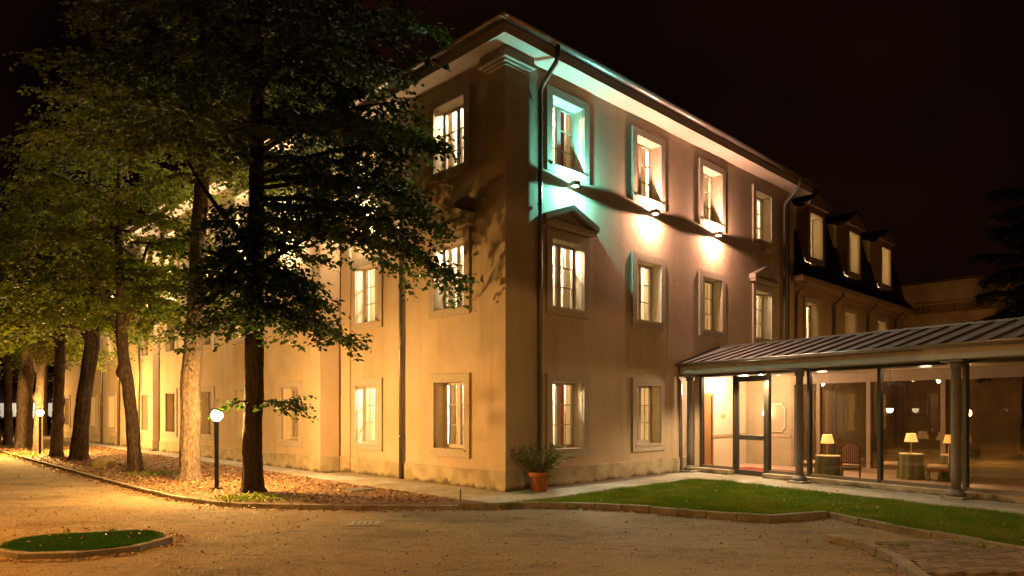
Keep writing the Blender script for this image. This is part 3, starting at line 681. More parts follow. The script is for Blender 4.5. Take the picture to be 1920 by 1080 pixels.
# roof panels and seams, near slope
P0 = (-.28, EZ); P1 = (RW, RZ); sl = (RZ - EZ) / (RW + .28)
step = .415; a = fac(0) + .02; k = 0
while a < GA1:
    a1 = a + step; b = MB()
    lo0, hi0 = (max(a, fac(-.28) + .05), max(a, fac(RW) + .05)); 
    b.v = [(a + .012, -.28, EZ), (a1 - .012, -.28, EZ), (a1 - .012, RW, RZ), (a + .012, RW, RZ)]
    b.v += [(x, y, z - .025) for x, y, z in b.v]; b.f = [(0, 1, 2, 3), (7, 6, 5, 4), (0, 4, 5, 1), (1, 5, 6, 2), (2, 6, 7, 3), (3, 7, 4, 0)]
    b.build('roof_panel', ZINC, gal)
    MB().bar((a1, -.29, EZ + .012), (a1, RW, RZ + .012), .022, .045, (0, -sl, 1)).build('roof_seam', ZINCD, gal)
    a = a1; k += 1
b = MB(); b.v = [(fac(-.28) + .10, -.28, EZ - .002), (fac(0), -.28, EZ - .002), (fac(0) + .02, RW, RZ - .002), (fac(RW) + .03, RW, RZ - .002)]; b.f = [(0, 1, 2, 3)]
b.build('roof_panel', ZINC, gal)
MB().bar((fac(-.28) + .06, -.28, EZ + .02), (fac(RW) + .05, RW, RZ + .02), .05, .06, (0, -sl, 1)).build('rake_flashing', ZINCD, gal)
b = MB(); b.v = [(fac(RW), RW, RZ), (GA1, RW, RZ), (GA1, GW + .65, EZ), (fac(GW + .6), GW + .65, EZ)]; b.f = [(0, 1, 2, 3)]; b.build('far_roof_slope', ZINC, gal)
MB().bar((fac(RW) + .05, RW, RZ + .02), (GA1, RW, RZ + .02), .12, .05).build('ridge_cap', ZINC, gal)
MB().extrude(half_round(-.36, EZ + .01, .07), 'x', fac(-.28) + .05, GA1).build('gutter', GUTTER, gal, smooth=True)
b = MB(); b.box(fac(-.2) + .12, GA1, -.26, .46, EZ - .28, EZ - .035); bevel(b.build('eave_beam', mat('beam_paint', (.52, .43, .33), .7), gal), .02, 2)
b = MB(); b.box(fac(.4) + .02, GA1, .10, .60, 2.60, EZ - .283); b.build('head_rail', DARKF, gal)
ceil = MB(); ceil.v = [(fac(.4) + .03, .47, 2.72), (GA1, .47, 2.72), (GA1, GW + .4, 2.72), (fac(GW + .4) + .03, GW + .4, 2.72)]; ceil.f = [(0, 1, 2, 3)]; ceil.build('ceiling', WALLP, gal)
# low wall, floor
for a0, a1, w0 in ((.02, 1.17, .06), (2.17, 3.25, .10), (3.253, 5.0, .16), (5.003, 6.8, .16), (6.803, GA1, .16)):
    b = MB(); b.box(a0, a1, w0, .62, 0, .20); bevel(b.build('low_wall', PLINTH, gal), .012, 2)
b = MB(); b.v = [(fac(.3) + .03, .3, .10), (GA1, .3, .10), (GA1, GW + .3, .10), (fac(GW + .3) + .03, GW + .3, .10)]; b.f = [(0, 1, 2, 3)]; b.build('floor', TILEP, gal)
# front glazing
def mull(a, w=.055, y=.35, z0=.2, z1=2.6, name='mullion', m=DARKF): 
    b = MB(); b.box(a - w / 2, a + w / 2, y - .06, y + .06, z0, z1); return bevel(b.build(name, m, gal), .006)
FM = [.07, 3.27, 4.905, 6.54, 8.175, 9.81]
for a in FM: mull(a, .075)
mull(1.165, .06); mull(2.175, .06)
MULC = mat('rail_paint', (.20, .165, .13), .5)
for a0, a1 in ((.07, 1.165), (2.175, 3.27), (3.27, 4.905), (4.905, 6.54), (6.54, 8.175), (8.175, 9.81)):
    b = MB(); b.box(a0 + .038, a1 - .038, .30, .40, .201, .27); b.build('bottom_rail', MULC, gal)
    b = MB(); b.box(a0 + .038, a1 - .038, .345, .355, .271, 2.6); b.build('pane', GLASSG, gal)
# door leaf
door = MB()
for x0, x1, z0, z1 in ((1.197, 1.29, .07, 2.58), (2.05, 2.143, .07, 2.58), (1.29, 2.05, .07, .22), (1.29, 2.05, 2.44, 2.58), (1.29, 2.05, .98, 1.10)): door.box(x0, x1, .31, .37, z0, z1)
do = bevel(door.build('door', DARKF, gal), .006)
for z0, z1 in ((.22, .98), (1.10, 2.44)): MB().box(1.29, 2.05, .335, .345, z0, z1).build('pane', GLASSG, do)
b = MB(); b.tube([(2.09, .30, 1.06), (2.09, .24, 1.06), (1.97, .235, 1.06)], .012, 8); b.build('handle', BLACKM, do)
b = MB()
for z in (.35, 2.3): b.lathe([(.018, 0), (.018, .12)], 8, (1.195, .29, z))
b.build('hinge', BLACKM, do)
b = MB(); b.box(1.2, 2.14, .05, .5, .05, .088); b.build('threshold', CONC, gal)
# columns
colprof = [(.084, .22), (.087, .6), (.080, 2.48), (.115, 2.49), (.115, 2.52), (.10, 2.53), (.13, 2.58), (.15, 2.62)]
for a in (0, 3.27, 6.54, 9.81):
    o = MB().lathe(colprof, 24).build('column', COLM, gal, (a, -.03, .02), smooth=True)
    b = MB(); b.lathe([(.15, .11), (.165, .13), (.165, .17), (.14, .19), (.115, .20), (.115, .235)], 24); b.build('column_ring', COLM, o, smooth=True)
    b = MB(); b.box(-.2, .2, -.2, .2, 0, .11); bevel(b.build('column_base', CONC, o), .02)
    b = MB(); b.box(-.2, .2, -.2, .2, 2.60, 2.645); bevel(b.build('abacus', COLM, o), .01)
MB().tube([(-.28, -.30, EZ - .05), (-.28, -.30, 2.7), (-.24, -.12, 2.5), (-.24, -.12, .08)], .04, 10).build('downpipe', GUTTER, gal, smooth=True)
b = MB(); b.box(-.02, .04, .1, .42, .05, 2.62); b.build('side_jamb', STUCCO, gal)
# back wall of the vestibule, on the hotel side
iw = MB(); iw.v = [(fac(.45) + .05, .45, .1), (fac(GW) + .05, GW, .1), (fac(GW) + .05, GW, 2.72), (fac(.45) + .05, .45, 2.72)]; iw.f = [(0, 1, 2, 3)]; iw.build('inner_wall', WALLP, gal)
MB().bar((fac(.45) + .065, .45, .98), (fac(GW) + .065, GW, .98), .03, .07).build('dado_rail', mat('dado_paint', (.5, .38, .26), .7), gal)
b = MB(); b.box(-1.0, .62, GW - .06, GW + .06, .1, 2.72); b.build('side_wall', mat('beige_interior', (.46, .36, .24), .85), gal)
MB().box(-.9, .6, GW - .085, GW - .062, .94, 1.01).build('dado_rail', MATS['dado_paint'], gal)
# far glazing
for a in (.66, 1.45, 2.87, 4.68, 6.4, 8.1, 9.8): mull(a, .11, GW, .1, 2.6, 'far_mullion', mat('tan_frame', (.34, .24, .16), .6))
b = MB(); b.box(.6, GA1, GW - .07, GW + .07, 2.45, 2.71); b.build('far_head_rail', MATS['tan_frame'], gal)
b = MB(); b.box(.72, GA1, GW - .06, GW + .06, .1, .22); b.build('far_bottom_rail', MATS['tan_frame'], gal)
pa = [.66, 1.45, 2.87, 4.68, 6.4, 8.1, 9.8]
for i in range(len(pa) - 1): MB().box(pa[i] + .06, pa[i + 1] - .06, GW - .004, GW + .004, .22, 2.45).build('pane', GLASSG, gal)
# wooden inner door
wd = MB(); wd.v = []; 
t = (Vector((fac(1.5), 1.5, 0)) - Vector((fac(.5), .5, 0))).normalized()
idr = MB(); p0 = Vector((fac(.45) + .075, .45, 0)); 
idr.bar(p0 + Vector((0, 0, .1)), p0 + Vector((0, 0, 2.15)), .1, .05, t); idr.bar(p0 + t * .95 + Vector((0, 0, .1)), p0 + t * .95 + Vector((0, 0, 2.15)), .1, .05, t)
idr.bar(p0 + Vector((0, 0, 2.15)) - t * .05, p0 + t * 1.0 + Vector((0, 0, 2.15)), .05, .1)
idr.bar(p0 + t * .475 + Vector((0, 0, .1)), p0 + t * .475 + Vector((0, 0, 2.1)), .03, .85, t); idr.build('inner_door', mat('pale_door_wood', (.42, .22, .09), .5, (.34, .17, .065), 4, stretch=(5, 5, .6)), gal)
nt = MB(); q0 = Vector((fac(1.95) + .06, 1.95, 1.55)); nt.bar(q0, q0 + t * .22, .012, .12); nt.build('notice_plate', GILT, gal)
b = MB(); b.box(.1, 2.3, .75, 2.2, .104, .116); o = b.build('door_mat', mat('red_mat', (.30, .05, .03), .95, None, 30), gal)
# gallery lights
sp = thing('eave_spotlight', 'small bright spotlight under the gallery eave beside the door', 'spotlight', AW(2.2, .02, 2.63), GAL_ROT)
MB().lathe([(.05, .04), (.06, -.02), (.05, -.05)], 16).build('housing', BLACKM, sp)
MB().lathe([(.045, -.052), (.045, -.06)], 16).build('lens', emit_mat('spot_glow', (1, .8, .5), 60), sp)
lamp('light', 'SPOT', 420, WARM, sp, (0, 0, -.08), (0, 0, 0), .03, R_(150), .4)
for k, (a, w, p, lab) in enumerate(((.35, 1.7, 380, 'round ceiling lamp lighting the vestibule behind the gallery door'), (3.3, .78, 34, 'added ceiling lamp tucked behind the gallery head rail over the first table'), (5.6, .78, 26, 'added ceiling lamp tucked behind the gallery head rail over the second table'))):  # the two over the tables are added to brighten the chairs
    cl = thing('ceiling_light', lab, 'ceiling light', AW(a, w, 2.72), 0)
    q_ = 1 if k == 0 else .3; MB().lathe([(.14 * q_, 0), (.15 * q_, -.03 * q_), (.11 * q_, -.06 * q_)], 20).build('diffuser', emit_mat(f'gallery_lamp_{k}', (1, .78, .52), p / 12), cl)
    lamp('light', 'POINT', p, (1, .74, .50), cl, (0, 0, -.16), (0, 0, 0), .1)
# mirror and sconce
mi = thing('wall_mirror', 'pale framed mirror with cut corners on the gallery side wall', 'mirror', AW(.12, GW - .07, 1.5), GAL_ROT)
poly = [(-.30, -.42), (.24, -.42), (.24, -.34), (.33, -.30), (.33, .30), (.24, .34), (.24, .42), (-.30, .42), (-.30, .34), (-.38, .30), (-.38, -.30), (-.30, -.34)]
b = MB(); b.extrude([(x, z) for x, z in poly], 'y', -.03, 0); b.build('frame', mat('pale_frame', (.68, .58, .44), .5), mi)
b = MB(); b.extrude([(x * .88, z * .9) for x, z in poly], 'y', -.034, -.031); b.build('mirror_glass', MATS['beige_interior'], mi)
sc = thing('wall_sconce', 'glowing brass wall sconce in front of the gallery mirror', 'sconce', AW(-.10, GW - .11, 1.5), GAL_ROT)
b = MB(); b.tube([(0, 0, -.22), (0, -.04, -.05), (-.07, -.1, -.05), (-.09, -.1, .06)], .01, 8); b.tube([(0, -.04, -.05), (.07, -.1, -.05), (.09, -.1, .06)], .01, 8); b.build('arm', GILT, sc)
for s in (-1, 1): MB().lathe([(.035, .06), (.06, .12), (.04, .2)], 12, (s * .09, -.1, 0)).build('glass_shade', emit_mat('sconce_glow', (1, .74, .4), 22), sc)
lamp('light', 'POINT', 10, WARM, sc, (0, -.16, .2), (0, 0, 0), .05)
pn = thing('pendant_lamp', 'small white bowl lamp glowing above the second gallery table', 'lamp', AW(3.72, 2.9, 0), GAL_ROT)
MB().lathe([(.04, 1.66), (.08, 1.69), (.095, 1.76), (.09, 1.765)], 16).build('bowl', emit_mat('bowl_glow', (1, .85, .6), 9), pn)
MB().tube([(0, 0, 1.76), (0, 0, 2.72)], .006, 6).build('cord', BLACKM, pn); pn.scale = (.8, .8, 1)

def table(label, a, w, h, r):
    t = thing('side_table', label, 'table', AW(a, w, .1), GAL_ROT, 'gallery tables')
    MB().lathe([(r, h - .02), (r + .005, h), (r - .01, h + .006)], 28).build('table_top', mat('table_top_paint', (.62, .6, .48), .35), t)
    b = MB(); n = 72
    for i in range(n):
        an = 2 * math.pi * i / n; f = 1 + .09 * math.sin(an * 9); b.v += [(r * 1.0 * math.cos(an), r * math.sin(an), h - .02), ((r + .03) * f * math.cos(an), (r + .03) * f * math.sin(an), .015)]
    b.f = [(2 * i, 2 * ((i + 1) % n), 2 * ((i + 1) % n) + 1, 2 * i + 1) for i in range(n)]; b.build('tablecloth', LINEN, t, smooth=True)
    return t
def table_lamp(label, a, w, z, p, s=1.0, shade=SHADE):
    t = thing('table_lamp', label, 'lamp', AW(a, w, z), GAL_ROT, 'lit table lamps in the gallery')
    MB().lathe([(.07 * s, 0), (.07 * s, .015), (.014, .03), (.012, .30 * s), (.012, .42 * s)], 14).build('lamp_base', GILT, t)
    b = MB(); pr = [(.16 * s, .30 * s), (.105 * s, .52 * s)]; n0 = 0; k = 24
    for r, zz in pr:
        for j in range(k): b.v.append((r * math.cos(2 * math.pi * j / k), r * math.sin(2 * math.pi * j / k), zz))
    b.f = [(j, (j + 1) % k, (j + 1) % k + k, j + k) for j in range(k)]; b.build('lamp_shade', shade, t, smooth=True)
    lamp('light', 'POINT', p, (1, .6, .27), t, (0, 0, .40 * s), (0, 0, 0), .05)
def chair(label, a, w, rot):
    t = thing('striped_chair', label, 'chair', AW(a, w, .1), GAL_ROT + rot, 'striped chairs in the gallery')
    b = MB(); b.box(-.21, .21, -.2, .22, .30, .38); bevel(b.build('seat', STRIPE, t), .03, 3)
    b = MB(); b.box(-.22, .22, -.21, .23, .25, .298); b.build('seat_rail', WOOD, t)
    prof = [(-.20, .40), (.20, .40), (.205, .80), (.13, .86), (0, .885), (-.13, .86), (-.205, .80)]
    b = MB(); b.extrude(prof, 'y', -.235, -.20); bk_ = b.build('back_frame', WOOD, t); bevel(bk_, .01)
    b = MB(); b.extrude([(x * .82, .62 + (z - .62) * .86) for x, z in prof], 'y', -.25, -.185); bevel(b.build('back_cushion', STRIPE, t), .012)
    for sx in (-1, 1):
        MB().tube([(sx * .19, -.2, .40), (sx * .19, -.21, .25), (sx * .19, -.28, 0)], [.02, .02, .016], 8).build('leg', WOOD, t)
        MB().tube([(sx * .18, .19, .25), (sx * .185, .22, .14), (sx * .18, .2, 0)], [.022, .018, .014], 8).build('leg', WOOD, t)
table('cloth covered table with bright lamp behind the second column', 3.12, 1.3, .54, .27)
table_lamp('bright cream table lamp just right of the second gallery column', 3.10, 1.3, .65, 34, .95)
chair('striped chair seen from the side, left of the second gallery column', 2.55, 1.45, -math.pi / 2 + .5)
chair('striped chair with its back to the glass beside the first table', 3.72, 1.25, .5)
table('cloth covered table between two striped chairs in the third bay', 4.30, 2.75, .60, .25)
table_lamp('cream table lamp on the table between two chairs in the third bay', 4.30, 2.75, .71, 24, .9)
chair('striped chair left of the second table, half behind the mullion', 3.85, 2.75, -math.pi / 2 + .4)
chair('striped chair facing left, right of the second table', 4.95, 2.7, math.pi / 2 + .35)
table('small table carrying the amber lamp near the far glazing', 5.0, 3.1, .60, .2)
table_lamp('amber table lamp farthest right in the gallery', 4.98, 3.12, .71, 8, .85, emit_mat('amber_shade_glow', (1, .42, .08), 1.5))

# ------------------------------------------------------------------ street lamps
def street_lamp(label, x, y, p, h=1.57, light=True):
    t = thing('street_lamp', label, 'street lamp', (x, y, .05), 0, 'low post lamps along the tree bed')
    MB().lathe([(.075, 0), (.075, .03), (.045, .05), (.045, h - .17), (.06, h - .15), (.06, h - .12)], 14).build('post', mat('green_post', (.03, .035, .025), .5, None, 8, metal=.3), t, smooth=False)
    prof = [(.05, h - .12)] + [(.12 * math.sin(a), h - .12 * math.cos(a)) for a in np.linspace(.5, math.pi - .05, 12)]
    MB().lathe(prof, 20).build('globe', GLOBE, t, smooth=True)
    MB().lathe([(.135, h + .112), (.13, h + .126), (.07, h + .15), (.01, h + .16)], 20).build('cap', BLACKM, t, smooth=True)  # added cap, sized to keep upward light off the crowns
    if light: lamp('light', 'POINT', p, SODIUM, t, (0, 0, h), (0, 0, 0), .07)
street_lamp('lit globe post lamp between the pale trunk and the nearest dark trunk', -6.25, 14.55, P_STREET)
street_lamp('lit globe post lamp far back among the left trunks', -17.8, 25.93, P_STREET * 2.2)
street_lamp('added unseen globe post lamp farthest back along the tree bed', -29.5, 38.5, P_STREET)  # unseen lamp added at the end of the row
street_lamp('added globe post lamp in the court behind the gallery', 14.84, 22.4, P_STREET * .2)  # lamp added to brighten the wing and the court
def added_tall_lamp(label, x, y, h, p, col=(1, .49, .13)):
    t = thing('added_tall_lamp', label, 'street lamp', (x, y, 0), 0, 'added tall shielded lamps lighting the forecourt')
    MB().lathe([(.09, 0), (.09, .4), (.06, .45), (.045, h)], 14).build('post', MATS['green_post'], t)
    MB().lathe([(.05, h), (.16, h + .02), (.24, h - .06), (.25, h - .12), (.24, h - .115)], 20).build('hood', BLACKM, t)
    MB().lathe([(.2, h - .115), (.2, h - .125)], 16).build('lens', BULB, t)
    lamp('light', 'SPOT', p, col, t, (0, 0, h - .18), (0, 0, 0), .18, R_(172), .03)
added_tall_lamp('added unseen tall shielded lamp nearest the camera at the right of the forecourt', 3.4, 1.2, 5.6, P_TALL)  # unseen lamp added to light the forecourt and facades
added_tall_lamp('added unseen tall shielded lamp standing beyond the right end of the gallery', 14.5, 6.0, 7.6, P_TALL * .42)  # unseen lamp added to brighten wing and court building
added_tall_lamp('added unseen hooded orange lamp across the drive at the left', -8.6, 7.2, 4.0, 2700, (1, .40, .075))  # unseen lamp added to light the left ground orange

# ------------------------------------------------------------------ trees
def limb_leaves(limbs, twig_gap, twig_len, leaf_gap, leaf_size, droop=.25):
    Pb, Dd, Nn, Ss = [], [], [], []
    for pts, l0 in limbs:
        pts = np.array(pts); seg = np.linalg.norm(np.diff(pts, axis=0), axis=1); tot = seg.sum(); cum = np.concatenate([[0], np.cumsum(seg)])
        s = np.arange(tot * l0, tot, twig_gap); s = s + rng.uniform(-.5, .5, len(s)) * twig_gap; s = np.clip(s, 0, tot - 1e-4)
        i = np.clip(np.searchsorted(cum, s, side='right') - 1, 0, len(seg) - 1); f = ((s - cum[i]) / seg[i])[:, None]
        p = pts[i] * (1 - f) + pts[i + 1] * f; d = unit(pts[i + 1] - pts[i])
        n = len(s)
        side = np.where(rng.random(n) < .5, 1., -1.); an = side * rng.uniform(.35, 1.25, n)
        hx = d[:, 0] * np.cos(an) - d[:, 1] * np.sin(an); hy = d[:, 0] * np.sin(an) + d[:, 1] * np.cos(an)
        td = unit(np.stack([hx, hy, rng.normal(-.08, .22, n)], 1)); tl = twig_len * rng.uniform(.35, 1.15, n) * (1.05 - .45 * s / tot)
        m = np.maximum(3, (tl / leaf_gap).astype(int)); idx = np.repeat(np.arange(n), m)
        k = np.concatenate([np.arange(x) for x in m]) if n else np.zeros(0); tt = ((k + rng.random(len(idx))) / m[idx])
        L = (tt * tl[idx])[:, None]; q = p[idx] + td[idx] * L; q[:, 2] -= droop * (L[:, 0] ** 2) + rng.uniform(-.02, .05, len(idx))
        q += rng.normal(0, .025, q.shape)
        sd = np.where(k % 2 == 0, 1., -1.) * rng.uniform(.4, 1.2, len(idx)); T = td[idx]
        ld = np.stack([T[:, 0] * np.cos(sd) - T[:, 1] * np.sin(sd), T[:, 0] * np.sin(sd) + T[:, 1] * np.cos(sd), rng.uniform(-1.0, .05, len(idx))], 1)
        Pb.append(q); Dd.append(ld); Nn.append(np.stack([rng.normal(0, .45, len(idx)), rng.normal(0, .45, len(idx)), np.ones(len(idx))], 1)); Ss.append(leaf_size * rng.uniform(.65, 1.2, len(idx)))
    return np.concatenate(Pb), np.concatenate(Dd), np.concatenate(Nn), np.concatenate(Ss)
def limb(p, az, el, ln, curve=.5, n=7, wob=.06):
    pts = [np.array(p, float)]; d = ln / (n - 1)
    for i in range(1, n):
        t = i / (n - 1); e = el - curve * t * 1.3; az += random.uniform(-wob, wob) * 2
        pts.append(pts[-1] + d * np.array([math.cos(az) * math.cos(e), math.sin(az) * math.cos(e), math.sin(e)]) + np.array([0, 0, random.uniform(-wob, wob) * .4]))
    return pts
def sub_limbs(pts, ln, n, spread=.8):
    out = []
    for k in range(n):
        t = .3 + .6 * k / max(1, n - 1) + random.uniform(-.05, .05); i = min(len(pts) - 2, int(t * (len(pts) - 1))); d = pts[i + 1] - pts[i]
        az = math.atan2(d[1], d[0]) + (1 if k % 2 else -1) * random.uniform(.5, spread + .4); el = math.asin(max(-1, min(1, d[2] / (np.linalg.norm(d) + 1e-9))))
        out.append(limb(pts[i], az, el + random.uniform(-.1, .15), ln * (1.1 - .6 * t) * random.uniform(.8, 1.2), .35, 5))
    return out
def bark_tube(pts, rr, burl=(), k=44, step=.055):
    pts = [np.array(p, float) for p in pts]; seg = [np.linalg.norm(pts[i + 1] - pts[i]) for i in range(len(pts) - 1)]; cum = np.concatenate([[0], np.cumsum(seg)]); tot = min(cum[-1], 8.0)
    n = int(tot / step); S = np.linspace(0, tot, n); C = np.stack([np.interp(S, cum, [p[i] for p in pts]) for i in range(3)], 1); Rr = np.interp(S, cum, rr)
    A = np.linspace(0, 2 * math.pi, k, endpoint=False); ph = rng.uniform(0, 6.28, 8)
    z = S[:, None]; a = A[None, :]
    wv = .6 * np.sin(z * 2.1 + ph[0]) + .5 * np.sin(z * 5.3 + ph[1])
    rel = .030 * np.sin(11 * a + wv * 1.5 + ph[2]) + .022 * np.sin(17 * a - wv * 2 + 1.7 * z + ph[3]) + .04 * np.sin(3 * a + .8 * z + ph[4]) + .03 * np.sin(2 * a - 1.3 * z + ph[5]) + .02 * np.sin(7 * z + 2 * a + ph[6])
    rel = rel + rng.normal(0, .016, rel.shape)
    rel = rel + .16 * np.exp(-z / .22) * np.maximum(0, np.sin(5 * a + ph[7]))
    rad = Rr[:, None] * (1 + rel)
    for c, h in burl:
        ab = math.atan2(c[1], c[0] + 1e-6); rad = rad + h * .55 * np.exp(-((z - c[2]) / (h * .8)) ** 2) * np.maximum(0, np.cos(a - ab)) ** 1.5
    V = np.stack([C[:, None, 0] + rad * np.cos(a), C[:, None, 1] + rad * np.sin(a), np.broadcast_to(C[:, None, 2], rad.shape)], 2).reshape(-1, 3)
    m = MB(); m.v = [tuple(v) for v in V]
    for i in range(n - 1):
        for j in range(k): q = i * k + j; r = i * k + (j + 1) % k; m.f.append((q, r, r + k, q + k))
    m.f.append(tuple((n - 1) * k + j for j in range(k)))
    if cum[-1] > tot: 
        top = np.stack([np.interp(np.linspace(tot, cum[-1], 6), cum, [p[i] for p in pts]) for i in range(3)], 1); q = MB().tube([Vector(p) for p in top], np.interp(np.linspace(tot, cum[-1], 6), cum, rr), 10); o_ = len(m.v); m.v += q.v; m.f += [tuple(o_ + i for i in f) for f in q.f]
    return m
def tree(name, label, base, trunk, rad, limbs, extra_wood=(), bark=BARK, leaf=LEAF, twig_gap=.07, twig_len=.8, leaf_gap=.055, leaf_size=.11, group='trees in the bed along the building', flare=.35, burl=(), knots=0):
    t = thing(name, label, 'tree', base, 0, group)
    # trunk with a flared foot
    pts = [Vector(trunk[0]) + (Vector(trunk[1]) - Vector(trunk[0])) * f for f in (0, .04, .10, .22)]; rr = [rad[0] * (1 + flare), rad[0] * (1 + flare * .55), rad[0] * (1 + flare * .2), rad[0] * 1.02]
    for i in range(1, len(trunk)):
        a, b_ = Vector(trunk[i - 1]), Vector(trunk[i])
        for f in ((.45, .7, 1) if i == 1 else (.35, .7, 1)): pts.append(a.lerp(b_, f) + Vector((random.uniform(-.02, .02), random.uniform(-.02, .02), 0))); rr.append(rad[i - 1] + (rad[i] - rad[i - 1]) * f)
    b = bark_tube(pts, rr, burl)
    b.build('trunk', bark, t, smooth=True)
    w = MB()
    for pts_, r0 in list(extra_wood): MB().tube([Vector(p) for p in pts_], np.linspace(r0, r0 * .35, len(pts_)), 9, True, .04).build('limb', bark, t, smooth=True)
    ll = []
    for pts_, l0 in limbs:
        L = np.linalg.norm(np.array(pts_[-1]) - np.array(pts_[0])); w.tube([Vector(p) for p in pts_], np.linspace(.012 + .012 * L, .006, len(pts_)), 6); ll.append((pts_, l0))
        for s in sub_limbs(pts_, L * .45, max(3, int(L * 1.8))): ll.append((s, .1)); w.tube([Vector(p) for p in s], np.linspace(.012, .004, len(s)), 5)
    w.build('branches', bark, t, smooth=True)['kind'] = 'stuff'
    P, D, N, S = limb_leaves(ll, twig_gap, twig_len, leaf_gap, leaf_size)
    link('crown', leaves_mesh('crown', P, D, N, S, leaf), t)
    return t
def crown(z0, z1, n, rmax, prof, lean=(0, 0), el0=.35, curve=.55, l0=.12, az0=0):
    out = []
    for k in range(n):
        f = (k + random.random() * .6) / n; z = z0 + (z1 - z0) * f; az = az0 + k * 2.39996 + random.uniform(-.3, .3)
        out.append((limb((lean[0] * f, lean[1] * f, z), az, el0 + f * .45 + random.uniform(-.12, .12), rmax * prof(f) * random.uniform(.8, 1.12), curve), l0))
    return out
def toward(p, tip, n=7, sag=.0):
    p = np.array(p, float); tip = np.array(tip, float); out = []
    for i in range(n):
        t = i / (n - 1); q = p + (tip - p) * t; q[2] += math.sin(math.pi * t) * sag; q += np.array([random.uniform(-.04, .04), random.uniform(-.04, .04), random.uniform(-.03, .03)]) * (t > 0); out.append(q)
    return out
# nearest tree, dark trunk, crown over the building corner
B1 = (-5.29, 14.01, .04)
l1 = crown(6.3, 12.2, 40, 4.6, lambda f: 1.0 - .30 * f, el0=.30, curve=.55)
l1 = [(p, l) for p, l in l1 if not (p[-1][0] < -1.6 and p[0][2] < 8.2)]
for tip, z0, sag in (((4.35, -.6, 4.25), 5.6, .25), ((3.6, -1.0, 4.9), 5.9, .2), ((3.9, .3, 5.4), 6.0, .2), ((2.1, -.5, 3.05), 3.9, .12), ((1.9, .1, 3.15), 3.9, .1), ((1.3, -1.1, 3.2), 3.8, .1), ((-1.0, -.7, 3.1), 3.7, .1), ((-.7, .5, 3.3), 3.8, .1), ((.4, -1.2, 3.25), 3.9, .1),
        ((1.4, -.3, 4.1), 4.5, .1), ((-.9, -.8, 4.0), 4.4, .1), ((.9, .6, 4.3), 4.7, .1), ((-1.3, .2, 4.5), 4.9, .1), ((.2, -1.0, 4.4), 4.7, .1), ((1.6, -.8, 3.6), 4.3, .1), ((2.6, .6, 5.2), 5.5, .2), ((3.4, .4, 6.2), 6.2, .2), ((3.9, -.5, 6.9), 6.4, .3), ((3.2, -.9, 7.6), 6.8, .3)):
    l1.append((toward((0, 0, z0), tip, 7, sag), .16))
for k in range(22):                                   # short drooping tiers close round the trunk
    az = k * 2.39996 + .4; z = 3.75 + 2.3 * k / 22; ln = random.uniform(.9, 1.7); l1.append((toward((0, 0, z), (ln * math.cos(az), ln * .8 * math.sin(az), z - random.uniform(.25, .7)), 6, .12), .12))
l1.append((toward((.1, -.1, 1.88), (1.02, -.15, 1.80), 5, .05), .25)); l1.append((toward((-.05, -.2, 1.85), (-.3, -.3, 1.82), 4, .02), .3))
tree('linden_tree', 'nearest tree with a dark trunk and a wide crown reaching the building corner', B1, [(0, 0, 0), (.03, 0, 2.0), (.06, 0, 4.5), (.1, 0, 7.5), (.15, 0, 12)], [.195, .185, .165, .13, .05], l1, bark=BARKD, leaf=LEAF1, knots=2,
     extra_wood=[(toward((0, 0, 4.9), (-1.5, .3, 6.9), 5), .07), (toward((.05, 0, 4.6), (2.2, .3, 6.0), 5), .06)])
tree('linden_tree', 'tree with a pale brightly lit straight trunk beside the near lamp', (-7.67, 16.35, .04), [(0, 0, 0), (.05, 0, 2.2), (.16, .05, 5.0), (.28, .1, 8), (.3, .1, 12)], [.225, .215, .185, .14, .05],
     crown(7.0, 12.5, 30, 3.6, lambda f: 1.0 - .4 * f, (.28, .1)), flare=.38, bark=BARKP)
def forked(label, base, zf, r, lean, seedn, z0, z1, n, rmax, burl=(), lg=.065, ls=.12, tg=.085):
    random.seed(seedn); fx, fy = lean
    arms = [toward((fx, fy, zf), (fx + random.uniform(.5, 1.0), fy + random.uniform(-.3, .3), zf + 2.6), 5), toward((fx, fy, zf), (fx - random.uniform(.5, 1.0), fy + random.uniform(-.3, .3), zf + 2.4), 5)]
    ll = crown(z0, z1, n, rmax, lambda f: 1 - .35 * f, (fx, fy), el0=.15, az0=random.random() * 6)
    for arm in arms:
        for k in range(7): ll.append((limb(arm[-1 - (k % 3)], random.random() * 6.28, .1 + .3 * random.random(), rmax * random.uniform(.5, .9), .5), .1))
    return tree('linden_tree', label, base, [(0, 0, 0), (fx * .4, fy * .4, zf * .55), (fx, fy, zf), (fx * 1.2, fy, zf + 3.5), (fx, fy, zf + 6)], [r, r * .88, r * .85, r * .5, r * .2], ll, extra_wood=[(a_, r * .55) for a_ in arms], twig_gap=tg, leaf_gap=lg, leaf_size=ls, burl=burl, twig_len=.85, flare=.3)
forked('slim forked tree left of the pale trunk, leaning left', (-10.2, 18.64, .04), 3.6, .165, (-.45, .1), 11, 4.3, 11, 26, 2.9, burl=[((-.12, 0, 2.7), .24)])
forked('stout dark forked tree left of the mossy stone', (-14.37, 22.79, .04), 3.8, .25, (.35, .1), 12, 4.4, 11, 26, 3.1)
forked('knobbly short trunked tree right of the far lamp', (-16.1, 24.3, .04), 3.6, .19, (.1, 0), 13, 4.2, 10.5, 20, 2.8, burl=[((.1, -.1, 2.0), .3), ((.12, -.1, 1.3), .26)], tg=.10, lg=.075, ls=.135)
forked('thin tree directly behind the far lamp', (-18.9, 27.4, .04), 3.0, .165, (.1, 0), 14, 4.4, 10.5, 18, 2.9, burl=[((0, -.1, 2.2), .26)], tg=.11, lg=.08, ls=.14)
